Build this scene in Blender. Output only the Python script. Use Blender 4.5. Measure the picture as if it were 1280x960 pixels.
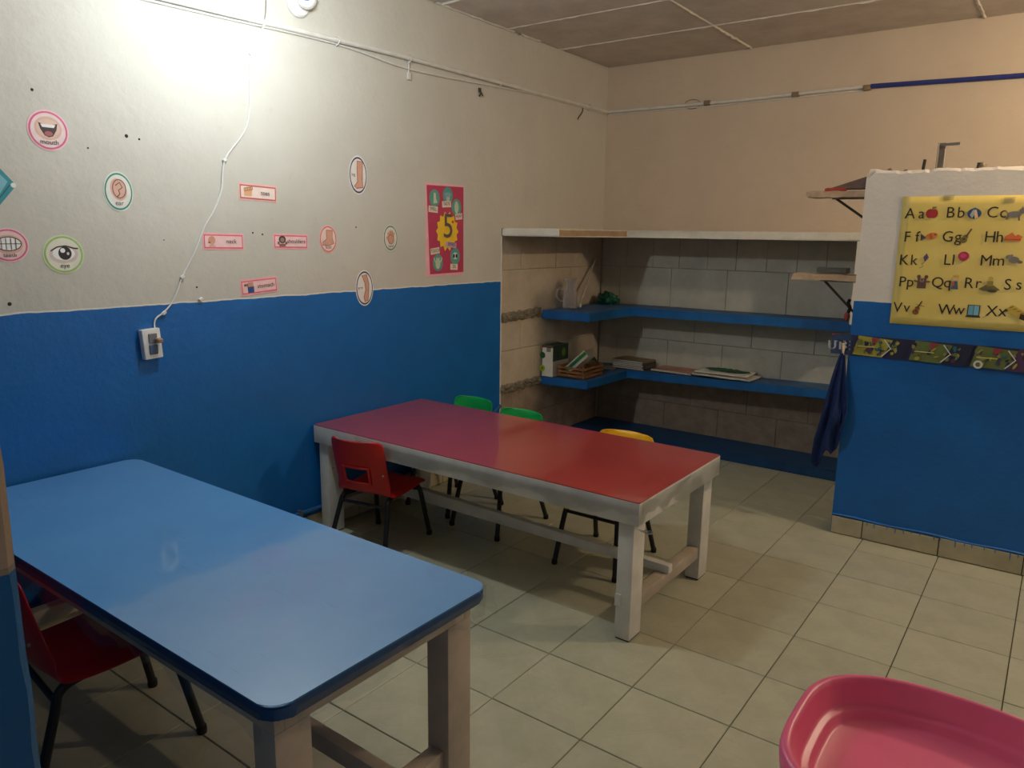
import bpy, bmesh, math, random
from mathutils import Vector, Matrix, noise
random.seed(7)
PI = math.pi
scene = bpy.context.scene
COL = scene.collection
for o in list(bpy.data.objects):
    bpy.data.objects.remove(o, do_unlink=True)

# ------------------------------------------------------------------ camera
F, YAW, PITCH, ROLL = 937.55, -0.6324, 0.1973, -0.0137
CAM = Vector((2.8553, -5.0201, 1.4589))
def cam_axes():
    f = Vector((math.sin(YAW)*math.cos(PITCH), math.cos(YAW)*math.cos(PITCH), -math.sin(PITCH)))
    r = Vector((math.cos(YAW), -math.sin(YAW), 0)); d = f.cross(r)
    c, s = math.cos(ROLL), math.sin(ROLL)
    return c*r+s*d, -s*r+c*d, f
CR, CD, CF = cam_axes()
cam_data = bpy.data.cameras.new('camera'); cam = bpy.data.objects.new('camera', cam_data); COL.objects.link(cam)
cam.matrix_world = Matrix(((CR.x, -CD.x, -CF.x, CAM.x), (CR.y, -CD.y, -CF.y, CAM.y), (CR.z, -CD.z, -CF.z, CAM.z), (0, 0, 0, 1)))
cam_data.sensor_fit = 'HORIZONTAL'; cam_data.sensor_width = 36.0; cam_data.lens = F/1280*36; cam_data.clip_start = 0.02
scene.camera = cam

def at(px, py, axis, val):
    """point of the room plane axis=val seen at that place of the 1280x960 photograph"""
    d = CR*((px-640)/F) + CD*((py-480)/F) + CF
    i = 'xyz'.index(axis); t = (val-CAM[i])/d[i]
    return CAM + d*t

# ------------------------------------------------------------------ world, light levels, exposure
world = bpy.data.worlds.new('world'); scene.world = world; world.use_nodes = True
bg = world.node_tree.nodes['Background']; bg.inputs[0].default_value = (0.75, 0.8, 0.9, 1); bg.inputs[1].default_value = 0.25
LAMP_COOL = dict(loc=(0.63, -3.21, 2.31), power=23.5, color=(0.86, 0.95, 1.0))
LAMP_WARM = dict(loc=(3.60, -1.38, 2.30), power=44.0, color=(1.0, 0.79, 0.56))
vs = scene.view_settings
vs.view_transform = 'Standard'; vs.look = 'None'; vs.gamma = 1.0; vs.use_curve_mapping = False; vs.exposure = 0.5

# ------------------------------------------------------------------ materials
def lin(c):
    c = c/255.0
    return c/12.92 if c <= 0.04045 else ((c+0.055)/1.055)**2.4
def rgb(*c): return (lin(c[0]), lin(c[1]), lin(c[2]), 1)
class NT:
    def __init__(s, name):
        s.m = bpy.data.materials.new(name); s.m.use_nodes = True
        s.t = s.m.node_tree; s.b = s.t.nodes['Principled BSDF']; s.out = s.t.nodes['Material Output']
    def n(s, typ, **kw):
        q = s.t.nodes.new(typ)
        for k, v in kw.items(): setattr(q, k, v)
        return q
    def l(s, a, b): s.t.links.new(a, b)
    def coord(s, which='Object'):
        if not hasattr(s, 'tc'): s.tc = s.n('ShaderNodeTexCoord')
        return s.tc.outputs[which]
    def noise(s, scale, detail=4, rough=.55, vec=None):
        q = s.n('ShaderNodeTexNoise'); q.inputs['Scale'].default_value = scale; q.inputs['Detail'].default_value = detail
        q.inputs['Roughness'].default_value = rough; s.l(vec or s.coord(), q.inputs['Vector']); return q.outputs['Fac']
    def ramp(s, fac, stops):
        q = s.n('ShaderNodeValToRGB'); e = q.color_ramp.elements
        while len(e) < len(stops): e.new(.5)
        for i, (p, c) in enumerate(stops): e[i].position = p; e[i].color = c
        s.l(fac, q.inputs[0]); return q.outputs[0]
    def mix(s, fac, a, b, mode='MIX'):
        q = s.n('ShaderNodeMix', data_type='RGBA', blend_type=mode)
        for i, v in ((0, fac), (6, a), (7, b)):
            if hasattr(v, 'is_linked'): s.l(v, q.inputs[i])
            else: q.inputs[i].default_value = v
        return q.outputs[2]
    def math(s, op, a, b=0.0):
        q = s.n('ShaderNodeMath', operation=op)
        for i, v in ((0, a), (1, b)):
            if hasattr(v, 'is_linked'): s.l(v, q.inputs[i])
            else: q.inputs[i].default_value = v
        return q.outputs[0]
    def bump(s, h, strength=.3, dist=.004, prev=None):
        q = s.n('ShaderNodeBump'); q.inputs['Strength'].default_value = strength; q.inputs['Distance'].default_value = dist
        s.l(h, q.inputs['Height'])
        if prev: s.l(prev, q.inputs['Normal'])
        s.l(q.outputs[0], s.b.inputs['Normal']); return q.outputs[0]
    def color(s, v):
        if hasattr(v, 'is_linked'): s.l(v, s.b.inputs['Base Color'])
        else: s.b.inputs['Base Color'].default_value = v
    def set(s, **kw):
        for k, v in kw.items(): s.b.inputs[k.replace('_', ' ')].default_value = v
_mc = {}
def plain(name, c, rough=.5, var=.12, scale=12, bump=0, **kw):
    """one-colour material with slight procedural variation"""
    if name in _mc: return _mc[name]
    t = NT(name); base = rgb(*c)
    lo = tuple(max(0, x*(1-var)) for x in base[:3])+(1,); hi = tuple(min(1, x*(1+var)) for x in base[:3])+(1,)
    t.color(t.ramp(t.noise(scale), [(.3, lo), (.7, hi)])); t.set(Roughness=rough, **kw)
    if bump: t.bump(t.noise(scale*6), bump, .003)
    _mc[name] = t.m; return t.m
def ink(c):
    k = 'print_%02x%02x%02x' % tuple(int(v) for v in c)
    return plain(k, c, .5, .05, 40)
def painted_wall(name, white, blue, zline, wobble=.005, edge=(225, 222, 212)):
    """off-white plaster above, blue oil paint below zline"""
    t = NT(name); sep = t.n('ShaderNodeSeparateXYZ'); t.l(t.coord(), sep.inputs[0]); z = sep.outputs[2]
    w = t.ramp(t.noise(2.2, 6, .65), [(.3, tuple(v*.9 for v in rgb(*white)[:3])+(1,)), (.7, rgb(*white))])
    w = t.mix(t.ramp(t.noise(9, 5, .7), [(.62, (0, 0, 0, 1)), (.78, (.25, .25, .25, 1))]), w, rgb(150, 132, 105))
    bl = t.ramp(t.noise(5, 5), [(.3, tuple(v*.86 for v in rgb(*blue)[:3])+(1,)), (.7, rgb(*blue))])
    zz = t.math('ADD', z, t.math('MULTIPLY', t.math('SUBTRACT', t.noise(6, 3), .5), wobble*4))
    f = t.math('LESS_THAN', zz, zline); e = t.math('LESS_THAN', zz, zline+.006)
    col = t.mix(e, w, rgb(*edge)); col = t.mix(f, col, bl); t.color(col)
    r = t.math('SUBTRACT', .75, t.math('MULTIPLY', f, .34)); t.l(r, t.b.inputs['Roughness'])
    h = t.math('ADD', t.math('MULTIPLY', t.noise(38, 5, .6), .5), t.noise(9, 4))
    t.bump(h, .5, .007); return t.m
def concrete(name, c1, c2, scale=7, bump=.5, rough=.85):
    t = NT(name); t.color(t.ramp(t.noise(scale, 8, .7), [(.3, rgb(*c1)), (.68, rgb(*c2))])); t.set(Roughness=rough)
    t.bump(t.noise(scale*7, 6, .7), bump, .006); return t.m

M = {}
M['wall'] = painted_wall('plaster_and_blue_paint', (204, 200, 188), (10, 104, 178), 1.168)
M['plaster'] = painted_wall('plaster', (208, 190, 166), (200, 190, 170), -5)
M['partition'] = painted_wall('partition_paint', (228, 222, 212), (12, 100, 176), 1.168, .003)
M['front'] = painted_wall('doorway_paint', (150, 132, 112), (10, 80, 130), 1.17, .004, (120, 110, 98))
M['ceil'] = concrete('ceiling_concrete', (184, 174, 162), (208, 198, 186), 5, .4)
M['mortar'] = concrete('white_mortar', (218, 210, 196), (238, 232, 220), 20, .8)
M['block_grey'] = concrete('grey_block', (170, 168, 154), (198, 194, 178), 5, .3)
M['block_tan'] = concrete('tan_block', (176, 162, 140), (204, 190, 168), 5, .35)
M['block_brown'] = concrete('brown_block', (130, 112, 96), (166, 148, 128), 9, .8)
M['joint'] = concrete('block_joint', (140, 134, 120), (164, 158, 142), 12, .6)
M['scar'] = concrete('broken_concrete', (98, 88, 74), (160, 146, 124), 26, 1.0, .95)
M['white_paint'] = concrete('ledge_white_paint', (206, 200, 182), (226, 220, 204), 9, .4, .6)
M['ledge_brown'] = concrete('ledge_bare_shade', (150, 124, 96), (186, 160, 130), 9, .6)  # bare slab brown; on the return edge it colours in the shade
M['shelf_blue'] = plain('shelf_blue_paint', (22, 98, 164), .45, .18, 8, .3)
M['shelf_top'] = plain('shelf_top_dusty', (60, 96, 134), .6, .25, 9, .3)
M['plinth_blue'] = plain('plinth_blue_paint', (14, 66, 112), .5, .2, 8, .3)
M['grout'] = plain('grout', (62, 56, 44), .9, .2, 20)
M['black'] = plain('black_tube_paint', (22, 22, 24), .42, .2, 20)
M['rubber'] = plain('rubber', (16, 16, 17), .8, .1, 20)
M['white_plastic'] = plain('white_plastic', (225, 224, 220), .35, .04, 20)
M['conduit'] = plain('conduit_white', (212, 209, 200), .5, .08, 15)
M['conduit_blue'] = plain('conduit_blue', (38, 52, 122), .5, .15, 25)
M['steel'] = plain('galvanised_steel', (132, 128, 120), .45, .2, 30, Metallic=.6)
M['dark_steel'] = plain('dark_steel', (58, 52, 46), .6, .25, 30)
M['leg_white'] = plain('weathered_white_paint', (212, 210, 202), .55, .12, 9, .2)
M['leg_brown'] = plain('weathered_beige_paint', (178, 166, 150), .6, .15, 9, .2)
M['wood'] = plain('rough_wood', (192, 164, 132), .75, .25, 14, .5)
M['wood_dark'] = plain('crate_wood', (142, 96, 56), .7, .25, 20, .3)
M['navy_cloth'] = plain('navy_cloth', (18, 42, 92), .95, .2, 60, .4)
M['red_plastic'] = plain('red_plastic', (196, 24, 22), .38, .06, 8)
M['crimson_plastic'] = plain('crimson_plastic', (170, 18, 40), .4, .06, 8)
M['green_plastic'] = plain('green_plastic', (16, 158, 72), .38, .06, 8)
M['yellow_plastic'] = plain('yellow_plastic', (240, 180, 16), .38, .06, 8)
M['pink_plastic'] = plain('pink_plastic', (242, 106, 146), .36, .05, 6)
M['paper'] = plain('paper', (226, 220, 206), .7, .06, 20)
M['page_edge'] = plain('page_edges', (206, 198, 182), .8, .12, 90)
M['green_bag'] = plain('green_bag', (8, 84, 62), .35, .25, 30, .6)

def film_mat():
    t = NT('clear_film'); tr = t.n('ShaderNodeBsdfTransparent'); gl = t.n('ShaderNodeBsdfGlossy'); mx = t.n('ShaderNodeMixShader')
    tr.inputs[0].default_value = (.93, .94, .94, 1); gl.inputs['Roughness'].default_value = .12
    lw = t.n('ShaderNodeLayerWeight'); lw.inputs[0].default_value = .25
    f = t.math('ADD', t.math('MULTIPLY', lw.outputs['Fresnel'], .6), .06)
    bn = t.n('ShaderNodeBump'); bn.inputs['Strength'].default_value = .5; t.l(t.noise(40), bn.inputs['Height']); t.l(bn.outputs[0], gl.inputs['Normal'])
    t.l(f, mx.inputs[0]); t.l(tr.outputs[0], mx.inputs[1]); t.l(gl.outputs[0], mx.inputs[2]); t.l(mx.outputs[0], t.out.inputs[0])
    return t.m
M['film'] = film_mat()
def clear_plastic():
    t = NT('clear_plastic'); tr = t.n('ShaderNodeBsdfTransparent'); mx = t.n('ShaderNodeMixShader'); tr.inputs[0].default_value = (.85, .82, .8, 1)
    t.color(rgb(236, 230, 224)); t.set(Roughness=.1)
    lw = t.n('ShaderNodeLayerWeight'); lw.inputs[0].default_value = .4
    f = t.math('ADD', t.math('MULTIPLY', lw.outputs['Facing'], .75), .14)
    t.l(f, mx.inputs[0]); t.l(tr.outputs[0], mx.inputs[1]); t.l(t.b.outputs[0], mx.inputs[2]); t.l(mx.outputs[0], t.out.inputs[0]); return t.m
M['clear'] = clear_plastic()
def table_top(name, c, c2):
    t = NT(name); col = t.ramp(t.noise(3, 5, .6), [(.3, rgb(*c)), (.7, rgb(*c2))])
    mp = t.n('ShaderNodeMapping'); mp.inputs['Scale'].default_value = (2, 26, 2); mp.inputs['Rotation'].default_value = (0, 0, .25); t.l(t.coord(), mp.inputs[0])
    streak = t.ramp(t.noise(3, 3, .6, mp.outputs[0]), [(.66, (0, 0, 0, 1)), (.74, (.35, .35, .35, 1))])
    t.color(t.mix(streak, col, tuple(v*.55 for v in rgb(*c)[:3])+(1,)))
    t.set(Roughness=.28, Specular_IOR_Level=.5, Coat_Weight=1.0, Coat_Roughness=.06, Coat_IOR=1.5)
    h = t.math('ADD', t.noise(5, 2), t.math('MULTIPLY', t.noise(22, 3), .25))
    b = t.n('ShaderNodeBump'); b.inputs['Strength'].default_value = .12; b.inputs['Distance'].default_value = .01
    t.l(h, b.inputs['Height']); t.l(b.outputs[0], t.b.inputs['Coat Normal']); return t.m
M['red_top'] = table_top('red_table_cover', (164, 52, 52), (178, 62, 58))
M['blue_top'] = table_top('blue_table_paint', (78, 146, 210), (92, 158, 218))
M['blue_edge'] = plain('blue_table_edge', (30, 74, 124), .4, .15, 12)
def tile_mat():
    t = NT('floor_tile'); oi = t.n('ShaderNodeObjectInfo')
    col = t.ramp(t.noise(7, 6, .65), [(.3, rgb(165, 164, 140)), (.7, rgb(185, 184, 160))])
    hsv = t.n('ShaderNodeHueSaturation'); t.l(col, hsv.inputs['Color'])
    t.l(t.math('ADD', t.math('MULTIPLY', oi.outputs['Random'], .12), .94), hsv.inputs['Value'])
    dirt = t.ramp(t.noise(16, 6, .75), [(.6, (0, 0, 0, 1)), (.8, (.45, .45, .45, 1))])
    t.color(t.mix(dirt, hsv.outputs[0], rgb(140, 128, 98))); t.set(Roughness=.3, Specular_IOR_Level=.45)
    # embossed diagonal ornament band
    sep = t.n('ShaderNodeSeparateXYZ'); t.l(t.coord('UV'), sep.inputs[0])
    s = t.math('ADD', sep.outputs[0], sep.outputs[1])
    def line(c, w): return t.math('LESS_THAN', t.math('ABSOLUTE', t.math('SUBTRACT', s, c)), w)
    lines = t.math('ADD', line(.60, .012), line(.98, .012))
    inside = line(.79, .15)
    wv = t.n('ShaderNodeTexWave', wave_type='RINGS'); wv.inputs['Scale'].default_value = 3.2; wv.inputs['Distortion'].default_value = 9
    wv.inputs['Detail'].default_value = 1.5; t.l(t.coord('UV'), wv.inputs[0])
    orn = t.math('MULTIPLY', t.math('GREATER_THAN', wv.outputs['Fac'], .62), t.math('MULTIPLY', inside, .6))
    t.bump(t.math('ADD', lines, orn), .8, .004)
    return t.m
M['tile'] = tile_mat()

# ------------------------------------------------------------------ mesh helpers
def box(bm, x0, x1, y0, y1, z0, z1, bevel=0, seg=2, rot=None, piv=None):
    c = Vector(((x0+x1)/2, (y0+y1)/2, (z0+z1)/2))
    r = bmesh.ops.create_cube(bm, size=1.0); vs_ = r['verts']
    bmesh.ops.scale(bm, verts=vs_, vec=(abs(x1-x0), abs(y1-y0), abs(z1-z0)))
    bmesh.ops.translate(bm, verts=vs_, vec=c)
    if bevel:
        es = list({e for v in vs_ for e in v.link_edges})
        q = bmesh.ops.bevel(bm, geom=es, offset=bevel, segments=seg, affect='EDGES', profile=.6); vs_ = list({v for v in q['verts']} | {v for f in q['faces'] for v in f.verts})
    if rot is not None:
        bmesh.ops.rotate(bm, verts=[v for v in vs_ if v.is_valid], cent=piv or c, matrix=rot)
    return vs_
def tube(bm, pts, r, seg=10, closed=False, caps=True):
    pts = [Vector(p) for p in pts]; n = len(pts); rings = []
    prev = None
    for i, p in enumerate(pts):
        a = pts[(i-1) % n] if (closed or i > 0) else p; b = pts[(i+1) % n] if (closed or i < n-1) else p
        t = (b-a).normalized()
        if prev is None:
            u = t.orthogonal().normalized()
        else:
            u = (prev-t*prev.dot(t)).normalized()
        prev = u; v = t.cross(u); rr = r[i] if isinstance(r, (list, tuple)) else r
        rings.append([bm.verts.new(p+(u*math.cos(2*PI*k/seg)+v*math.sin(2*PI*k/seg))*rr) for k in range(seg)])
    m = n if closed else n-1
    for i in range(m):
        A, B = rings[i], rings[(i+1) % n]
        for k in range(seg): bm.faces.new((A[k], A[(k+1) % seg], B[(k+1) % seg], B[k]))
    if caps and not closed:
        bm.faces.new(rings[0][::-1]); bm.faces.new(rings[-1])
def smooth_path(pts, n=6):
    pts = [Vector(p) for p in pts]; out = []
    for i in range(len(pts)-1):
        p0 = pts[max(i-1, 0)]; p1 = pts[i]; p2 = pts[i+1]; p3 = pts[min(i+2, len(pts)-1)]
        for k in range(n):
            t = k/n
            out.append(.5*((2*p1)+(p2-p0)*t+(2*p0-5*p1+4*p2-p3)*t*t+(3*p1-p0-3*p2+p3)*t**3))
    out.append(pts[-1]); return out
def lathe(bm, prof, c=(0, 0, 0), axis='z', seg=24, cap=True):
    c = Vector(c); rings = []
    for r, h in prof:
        ring = []
        for k in range(seg):
            a = 2*PI*k/seg; p = (r*math.cos(a), r*math.sin(a), h)
            if axis == 'x': p = (p[2], p[0], p[1])
            if axis == 'y': p = (p[1], p[2], p[0])
            ring.append(bm.verts.new(c+Vector(p)))
        rings.append(ring)
    for A, B in zip(rings, rings[1:]):
        for k in range(seg): bm.faces.new((A[k], A[(k+1) % seg], B[(k+1) % seg], B[k]))
    if cap:
        bm.faces.new(rings[0][::-1]); bm.faces.new(rings[-1])
def prism(bm, poly, z0, z1, bevel=0):
    b = [bm.verts.new((x, y, z0)) for x, y in poly]; t = [bm.verts.new((x, y, z1)) for x, y in poly]
    fs = [bm.faces.new(b[::-1]), bm.faces.new(t)]; n = len(poly)
    for i in range(n): fs.append(bm.faces.new((b[i], b[(i+1) % n], t[(i+1) % n], t[i])))
    if bevel:
        es = list({e for f in fs for e in f.edges}); bmesh.ops.bevel(bm, geom=es, offset=bevel, segments=2, affect='EDGES')
    return fs
def jitter(bm, amp, freq=8, seed=0, axes=(1, 1, 1)):
    for v in bm.verts:
        q = noise.noise_vector(v.co*freq+Vector((seed, seed*1.7, seed*.3)))
        v.co += Vector((q.x*axes[0], q.y*axes[1], q.z*axes[2]))*amp
def link(name, bm, mats, parent=None, smooth=False, sharp=None):
    bmesh.ops.recalc_face_normals(bm, faces=bm.faces)
    me = bpy.data.meshes.new(name)
    if parent is not None:
        off = parent.get('_origin') if parent.parent is None else parent.parent.get('_origin')
        if off is not None:
            for v in bm.verts: v.co -= Vector(off)
    bm.to_mesh(me); bm.free()
    for m in (mats if isinstance(mats, (list, tuple)) else [mats]): me.materials.append(m)
    if smooth:
        me.polygons.foreach_set('use_smooth', [True]*len(me.polygons))
        me.set_sharp_from_angle(angle=math.radians(sharp or 35))
    o = bpy.data.objects.new(name, me); COL.objects.link(o)
    if parent is not None: o.parent = parent
    return o
def B(): return bmesh.new()
def tag(o, label=None, cat=None, group=None, kind=None):
    if label: o['label'] = label
    if cat: o['category'] = cat
    if group: o['group'] = group
    if kind: o['kind'] = kind
    return o
ROOTS = []
def thing(name, label, cat, loc=(0, 0, 0), rz=0, group=None, world=True):
    """Empty at the thing's base; with world=True its parts are given in room coordinates"""
    o = bpy.data.objects.new(name, None); COL.objects.link(o); o.empty_display_size = .05
    o.location = loc; o.rotation_euler = (0, 0, rz)
    if world: o['_origin'] = list(loc)
    ROOTS.append(o); return tag(o, label, cat, group)
def struct(name, bm, m, label=None, smooth=False):
    o = link(name, bm, m, None, smooth); return tag(o, label, None, None, 'structure')
def copy_thing(src, label, loc, rz):
    r = src.copy(); COL.objects.link(r); r.location = loc; r.rotation_euler = (0, 0, rz); r['label'] = label
    for ch in src.children:
        c = ch.copy(); COL.objects.link(c); c.parent = r
        for g in ch.children:
            d = g.copy(); COL.objects.link(d); d.parent = c
    return r

# ------------------------------------------------------------------ room shell
H = 2.64; XR = 4.6; YF = -4.783
YA, ZL = -1.254, 1.446            # where the painted wall stops / underside of the ledge
# floor: grout bed and single tiles
bm = B(); box(bm, -.15, XR+.1, -6.2, .15, -.1, -.006); floor = struct('floor', bm, M['grout'], 'tiled floor of pale beige square tiles with embossed bands')
S, OX, OY = .33, 1.5375, -3.3075
tile_cache = {}
def tile_mesh(w, d, r):
    k = (round(w, 3), round(d, 3), r)
    if k in tile_cache: return tile_cache[k]
    g, b = .0016, .0018
    x0, x1, y0, y1 = -w/2+g, w/2-g, -d/2+g, d/2-g
    vsx = [(x0, y0, -.008), (x1, y0, -.008), (x1, y1, -.008), (x0, y1, -.008), (x0, y0, -b), (x1, y0, -b), (x1, y1, -b), (x0, y1, -b),
           (x0+b, y0+b, 0), (x1-b, y0+b, 0), (x1-b, y1-b, 0), (x0+b, y1-b, 0)]
    fs = [(0, 1, 5, 4), (1, 2, 6, 5), (2, 3, 7, 6), (3, 0, 4, 7), (4, 5, 9, 8), (5, 6, 10, 9), (6, 7, 11, 10), (7, 4, 8, 11), (8, 9, 10, 11)]
    me = bpy.data.meshes.new('tile'); me.from_pydata(vsx, [], fs); me.materials.append(M['tile'])
    uv = me.uv_layers.new(name='UVMap')
    for li, lp in enumerate(me.loops):
        v = me.vertices[lp.vertex_index].co; u, w_ = (v.x/S+.5, v.y/S+.5)
        for _ in range(r): u, w_ = 1-w_, u
        uv.data[li].uv = (u, w_)
    tile_cache[k] = me; return me
for i in range(-5, 11):
    for j in range(-6, 12):
        x0, x1 = max(0, OX+i*S), min(XR, OX+(i+1)*S); y0, y1 = max(-5.3, OY+j*S), min(0, OY+(j+1)*S)
        if x1-x0 < .03 or y1-y0 < .03: continue
        o = bpy.data.objects.new('tile', tile_mesh(x1-x0, y1-y0, (i % 2)+2*(j % 2) if (i+j) % 2 else (3*(i % 2)) % 4))
        o.location = ((x0+x1)/2, (y0+y1)/2, random.uniform(-.0006, .0004)); o.parent = floor; COL.objects.link(o)
# ceiling of precast slabs with white mortar joints
bm = B(); box(bm, -.15, XR+.1, -6.2, .15, H+.012, H+.12); ceiling = struct('ceiling', bm, M['mortar'], 'bare concrete slab ceiling with white mortar joints')
xs = [0, 1.04, 2.31, 3.58, XR]; ys = [0, -.65, -1.24, -1.82, -2.41, -3.0, -3.59, -4.18, -4.783, -5.4]
for i in range(len(xs)-1):
    for j in range(len(ys)-1):
        bm = B(); g = .007
        box(bm, xs[i]+g, xs[i+1]-g, ys[j+1]+g, ys[j]-g, H+random.uniform(-.002, .002), H+.02, .004, 1)
        link('concrete_panel', bm, M['ceil'], ceiling)
def ridge(p0, p1, w, h, seed, keep=.85):
    bm = B(); p0, p1 = Vector(p0), Vector(p1); L = (p1-p0).length; n = max(8, int(L/.03)); t = (p1-p0)/L; s = Vector((-t.y, t.x, 0))
    rows = []
    for k in range(n+1):
        p = p0+t*L*k/n; a = noise.noise(Vector((k*.35, seed, 0))); b = noise.noise(Vector((k*.9, seed+5, 2)))
        ww = w*(.75+.7*abs(b)+.4*a); hh = h*(.5+.8*abs(a)); p = p+s*b*w*.5
        rows.append([bm.verts.new(p-s*ww), bm.verts.new(p-s*ww*.4-Vector((0, 0, hh))), bm.verts.new(p+s*ww*.4-Vector((0, 0, hh*.8))), bm.verts.new(p+s*ww)])
    for k in range(n):
        if noise.noise(Vector((k*.2, seed+9, 4))) > keep*.8-.05: continue
        for q in range(3): bm.faces.new((rows[k][q], rows[k][q+1], rows[k+1][q+1], rows[k+1][q]))
    return link('mortar_joint', bm, M['mortar'], ceiling, True)
for j, y in enumerate(ys[1:7]): ridge((.0, y, H+.003), (XR, y+.01, H+.003), .013, .012, j*3.1)
for i, x in enumerate(xs[1:4]): ridge((x, -4.7, H+.003), (x, 0, H+.003), .013, .013, 40+i*2.3)
ridge((.012, -4.7, H), (.012, -.9, H), .016, .010, 77, .6)
# left wall, back wall
bm = B(); box(bm, -.17, -.022, -5.0, .17, 0, H+.01); box(bm, -.0221, 0, -5.0, YA, 0, H+.01); box(bm, -.0221, 0, YA, .0, ZL+.047, H+.01)
wall_left = struct('wall_left', bm, M['wall'], 'long wall, off-white plaster over a blue painted dado')
XB = 2.3
bm = B(); box(bm, -.02, XR+.1, .022, .17, 0, H+.01); box(bm, 0, XR+.1, 0, .0221, ZL+.047, H+.01); box(bm, XB, XR+.1, 0, .0221, 0, ZL+.047)
wall_back = struct('wall_back', bm, M['plaster'], 'far cream plaster wall above the shelves')
# front wall with the doorway the camera looks through; rough jamb edge
bm = B(); n = 90; XJ = 2.157; rows = []
for k in range(n+1):
    z = H*k/n; a = noise.noise(Vector((0, 0, z*9)))*.004+noise.noise(Vector((3, 0, z*40)))*.003; b = noise.noise(Vector((7, 0, z*11)))*.003
    rows.append([bm.verts.new((.0, YF, z)), bm.verts.new((XJ-.01+b, YF+a*.4, z)), bm.verts.new((XJ+b, YF-.008+a, z)), bm.verts.new((XJ+a*.4, YF-.16, z)), bm.verts.new((0, YF-.16, z))])
for k in range(n):
    for q in range(5): bm.faces.new((rows[k][q], rows[k][(q+1) % 5], rows[k+1][(q+1) % 5], rows[k+1][q]))
bm.faces.new(rows[0]); bm.faces.new(rows[-1][::-1])
struct('wall_front', bm, M['front'], 'near doorway jamb, bare beige plaster above dark blue paint', True)
bm = B(); box(bm, 3.35, XR+.1, YF-.16, YF, 0, H+.01); struct('wall_front_right', bm, M['front'])
bm = B(); box(bm, XR, XR+.15, -5.0, .17, 0, H+.01); struct('wall_right', bm, M['wall'], 'right wall out of view')
# blocks showing behind the shelves
def block(parent, mat, x0, x1, y0, y1, z0, z1):
    bm = B(); box(bm, x0, x1, y0, y1, z0, z1, .0016, 1); link('block', bm, mat, parent)
g = .0013
levels = [(.0, .26), (.26, .49), (.49, .72), (.72, .96), (.96, 1.236), (1.236, ZL)]
for r, (z0, z1) in enumerate(levels):
    mat = M['block_brown'] if z1 < .5 else M['block_grey']
    if r == 5: edges = [0, .21, .42, .623, .833, 1.035, 1.241, 1.436, 1.617, 1.82, 2.03, XB]
    else: edges = [0]+[x for x in [(.36 if r % 2 else .16)+.41*k for k in range(6)] if x < XB-.06]+[XB]
    for a, b in zip(edges, edges[1:]): block(wall_back, mat, a+g, b-g, random.uniform(.003, .006), .03, z0+g, z1-g)
    mat = M['block_brown'] if z1 < .5 else M['block_tan']
    edges = [YA]+[y for y in [YA+(.22 if r % 2 else .42)+.41*k for k in range(4)] if y < -.08]+[0]
    for a, b in zip(edges, edges[1:]): block(wall_left, mat, -.03, -random.uniform(.003, .006), a+g, b-g, z0+g, z1-g)
bm = B(); box(bm, -.023, -.012, YA, 0, 0, ZL); link('joint_bed', bm, M['joint'], wall_left)
bm = B(); box(bm, 0, XB, .012, .023, 0, ZL); link('joint_bed', bm, M['joint'], wall_back)
# broken plaster edge where the dado ends
bm = B(); rows = []
for k in range(61):
    z = ZL*k/60; a = noise.noise(Vector((z*14, 1, 0)))*.008; b = abs(noise.noise(Vector((z*30, 4, 0))))*.006
    rows.append([bm.verts.new((-.006, YA-.006, z)), bm.verts.new((.002+b*.5, YA-.003+a*.3, z)), bm.verts.new((.001+b*.4, YA+.008+a, z)), bm.verts.new((-.012, YA+.012+a, z))])
for k in range(60):
    for q in range(3): bm.faces.new((rows[k][q], rows[k][q+1], rows[k+1][q+1], rows[k+1][q]))
link('plaster_edge', bm, M['mortar'], wall_left, True)
# crumbly scars where slabs were broken off
for zc, y1 in ((.945, -.80), (.475, -.80)):
    bm = B(); r = bmesh.ops.create_grid(bm, x_segments=70, y_segments=9, size=.5)
    for v in bm.verts:
        u, w = v.co.x+.5, v.co.y
        y = YA+(y1-YA)*u; edge = 1-min(1, abs(w)*2)**3
        d = (noise.noise(Vector((u*26, w*5, zc*9)))*.5+.35+.45*noise.noise(Vector((u*70, w*14, zc))))*edge
        v.co = Vector((-.004+max(0, d)*.034, y, zc+w*.066+noise.noise(Vector((u*12, 3, zc)))*.012+(1-u)*-.012))
    link('broken_concrete_edge', bm, M['scar'], wall_left)
# partition with posters: uneven top
PX, PY, PT, PZ = 2.043, -1.16, .15, 1.765
bm = B(); n = 150; rows = []
for k in range(n+1):
    x = PX+(XR-PX)*k/n
    z1 = PZ+noise.noise(Vector((x*7, 0, 0)))*.010+noise.noise(Vector((x*35, 2, 0)))*.008-(.02 if k < 2 else 0); z2 = PZ+noise.noise(Vector((x*9, 5, 0)))*.02
    e = .004*noise.noise(Vector((1, x, 3)))
    rows.append([bm.verts.new(c) for c in ((x, PY, 0), (x, PY, ZL), (x, PY+e*.3, z1-.012), (x, PY+.012, z1), (x, PY+PT*.5, z2+.004), (x, PY+PT-.012, z2), (x, PY+PT, z2-.015), (x, PY+PT, 0))])
for k in range(n):
    for q in range(8): bm.faces.new((rows[k][q], rows[k][(q+1) % 8], rows[k+1][(q+1) % 8], rows[k+1][q]))
bm.faces.new(rows[0]); bm.faces.new(rows[-1][::-1])
wall_partition = struct('wall_partition', bm, M['partition'], 'low free-standing partition, white above and blue below')
bm = B()
for q in range(9):
    x = PX+.05+q*.13+random.uniform(-.04, .04); s = random.uniform(.008, .02)
    r = bmesh.ops.create_icosphere(bm, subdivisions=1, radius=s, matrix=Matrix.Translation((x, PY+random.uniform(.03, .1), PZ+.004)))
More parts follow.
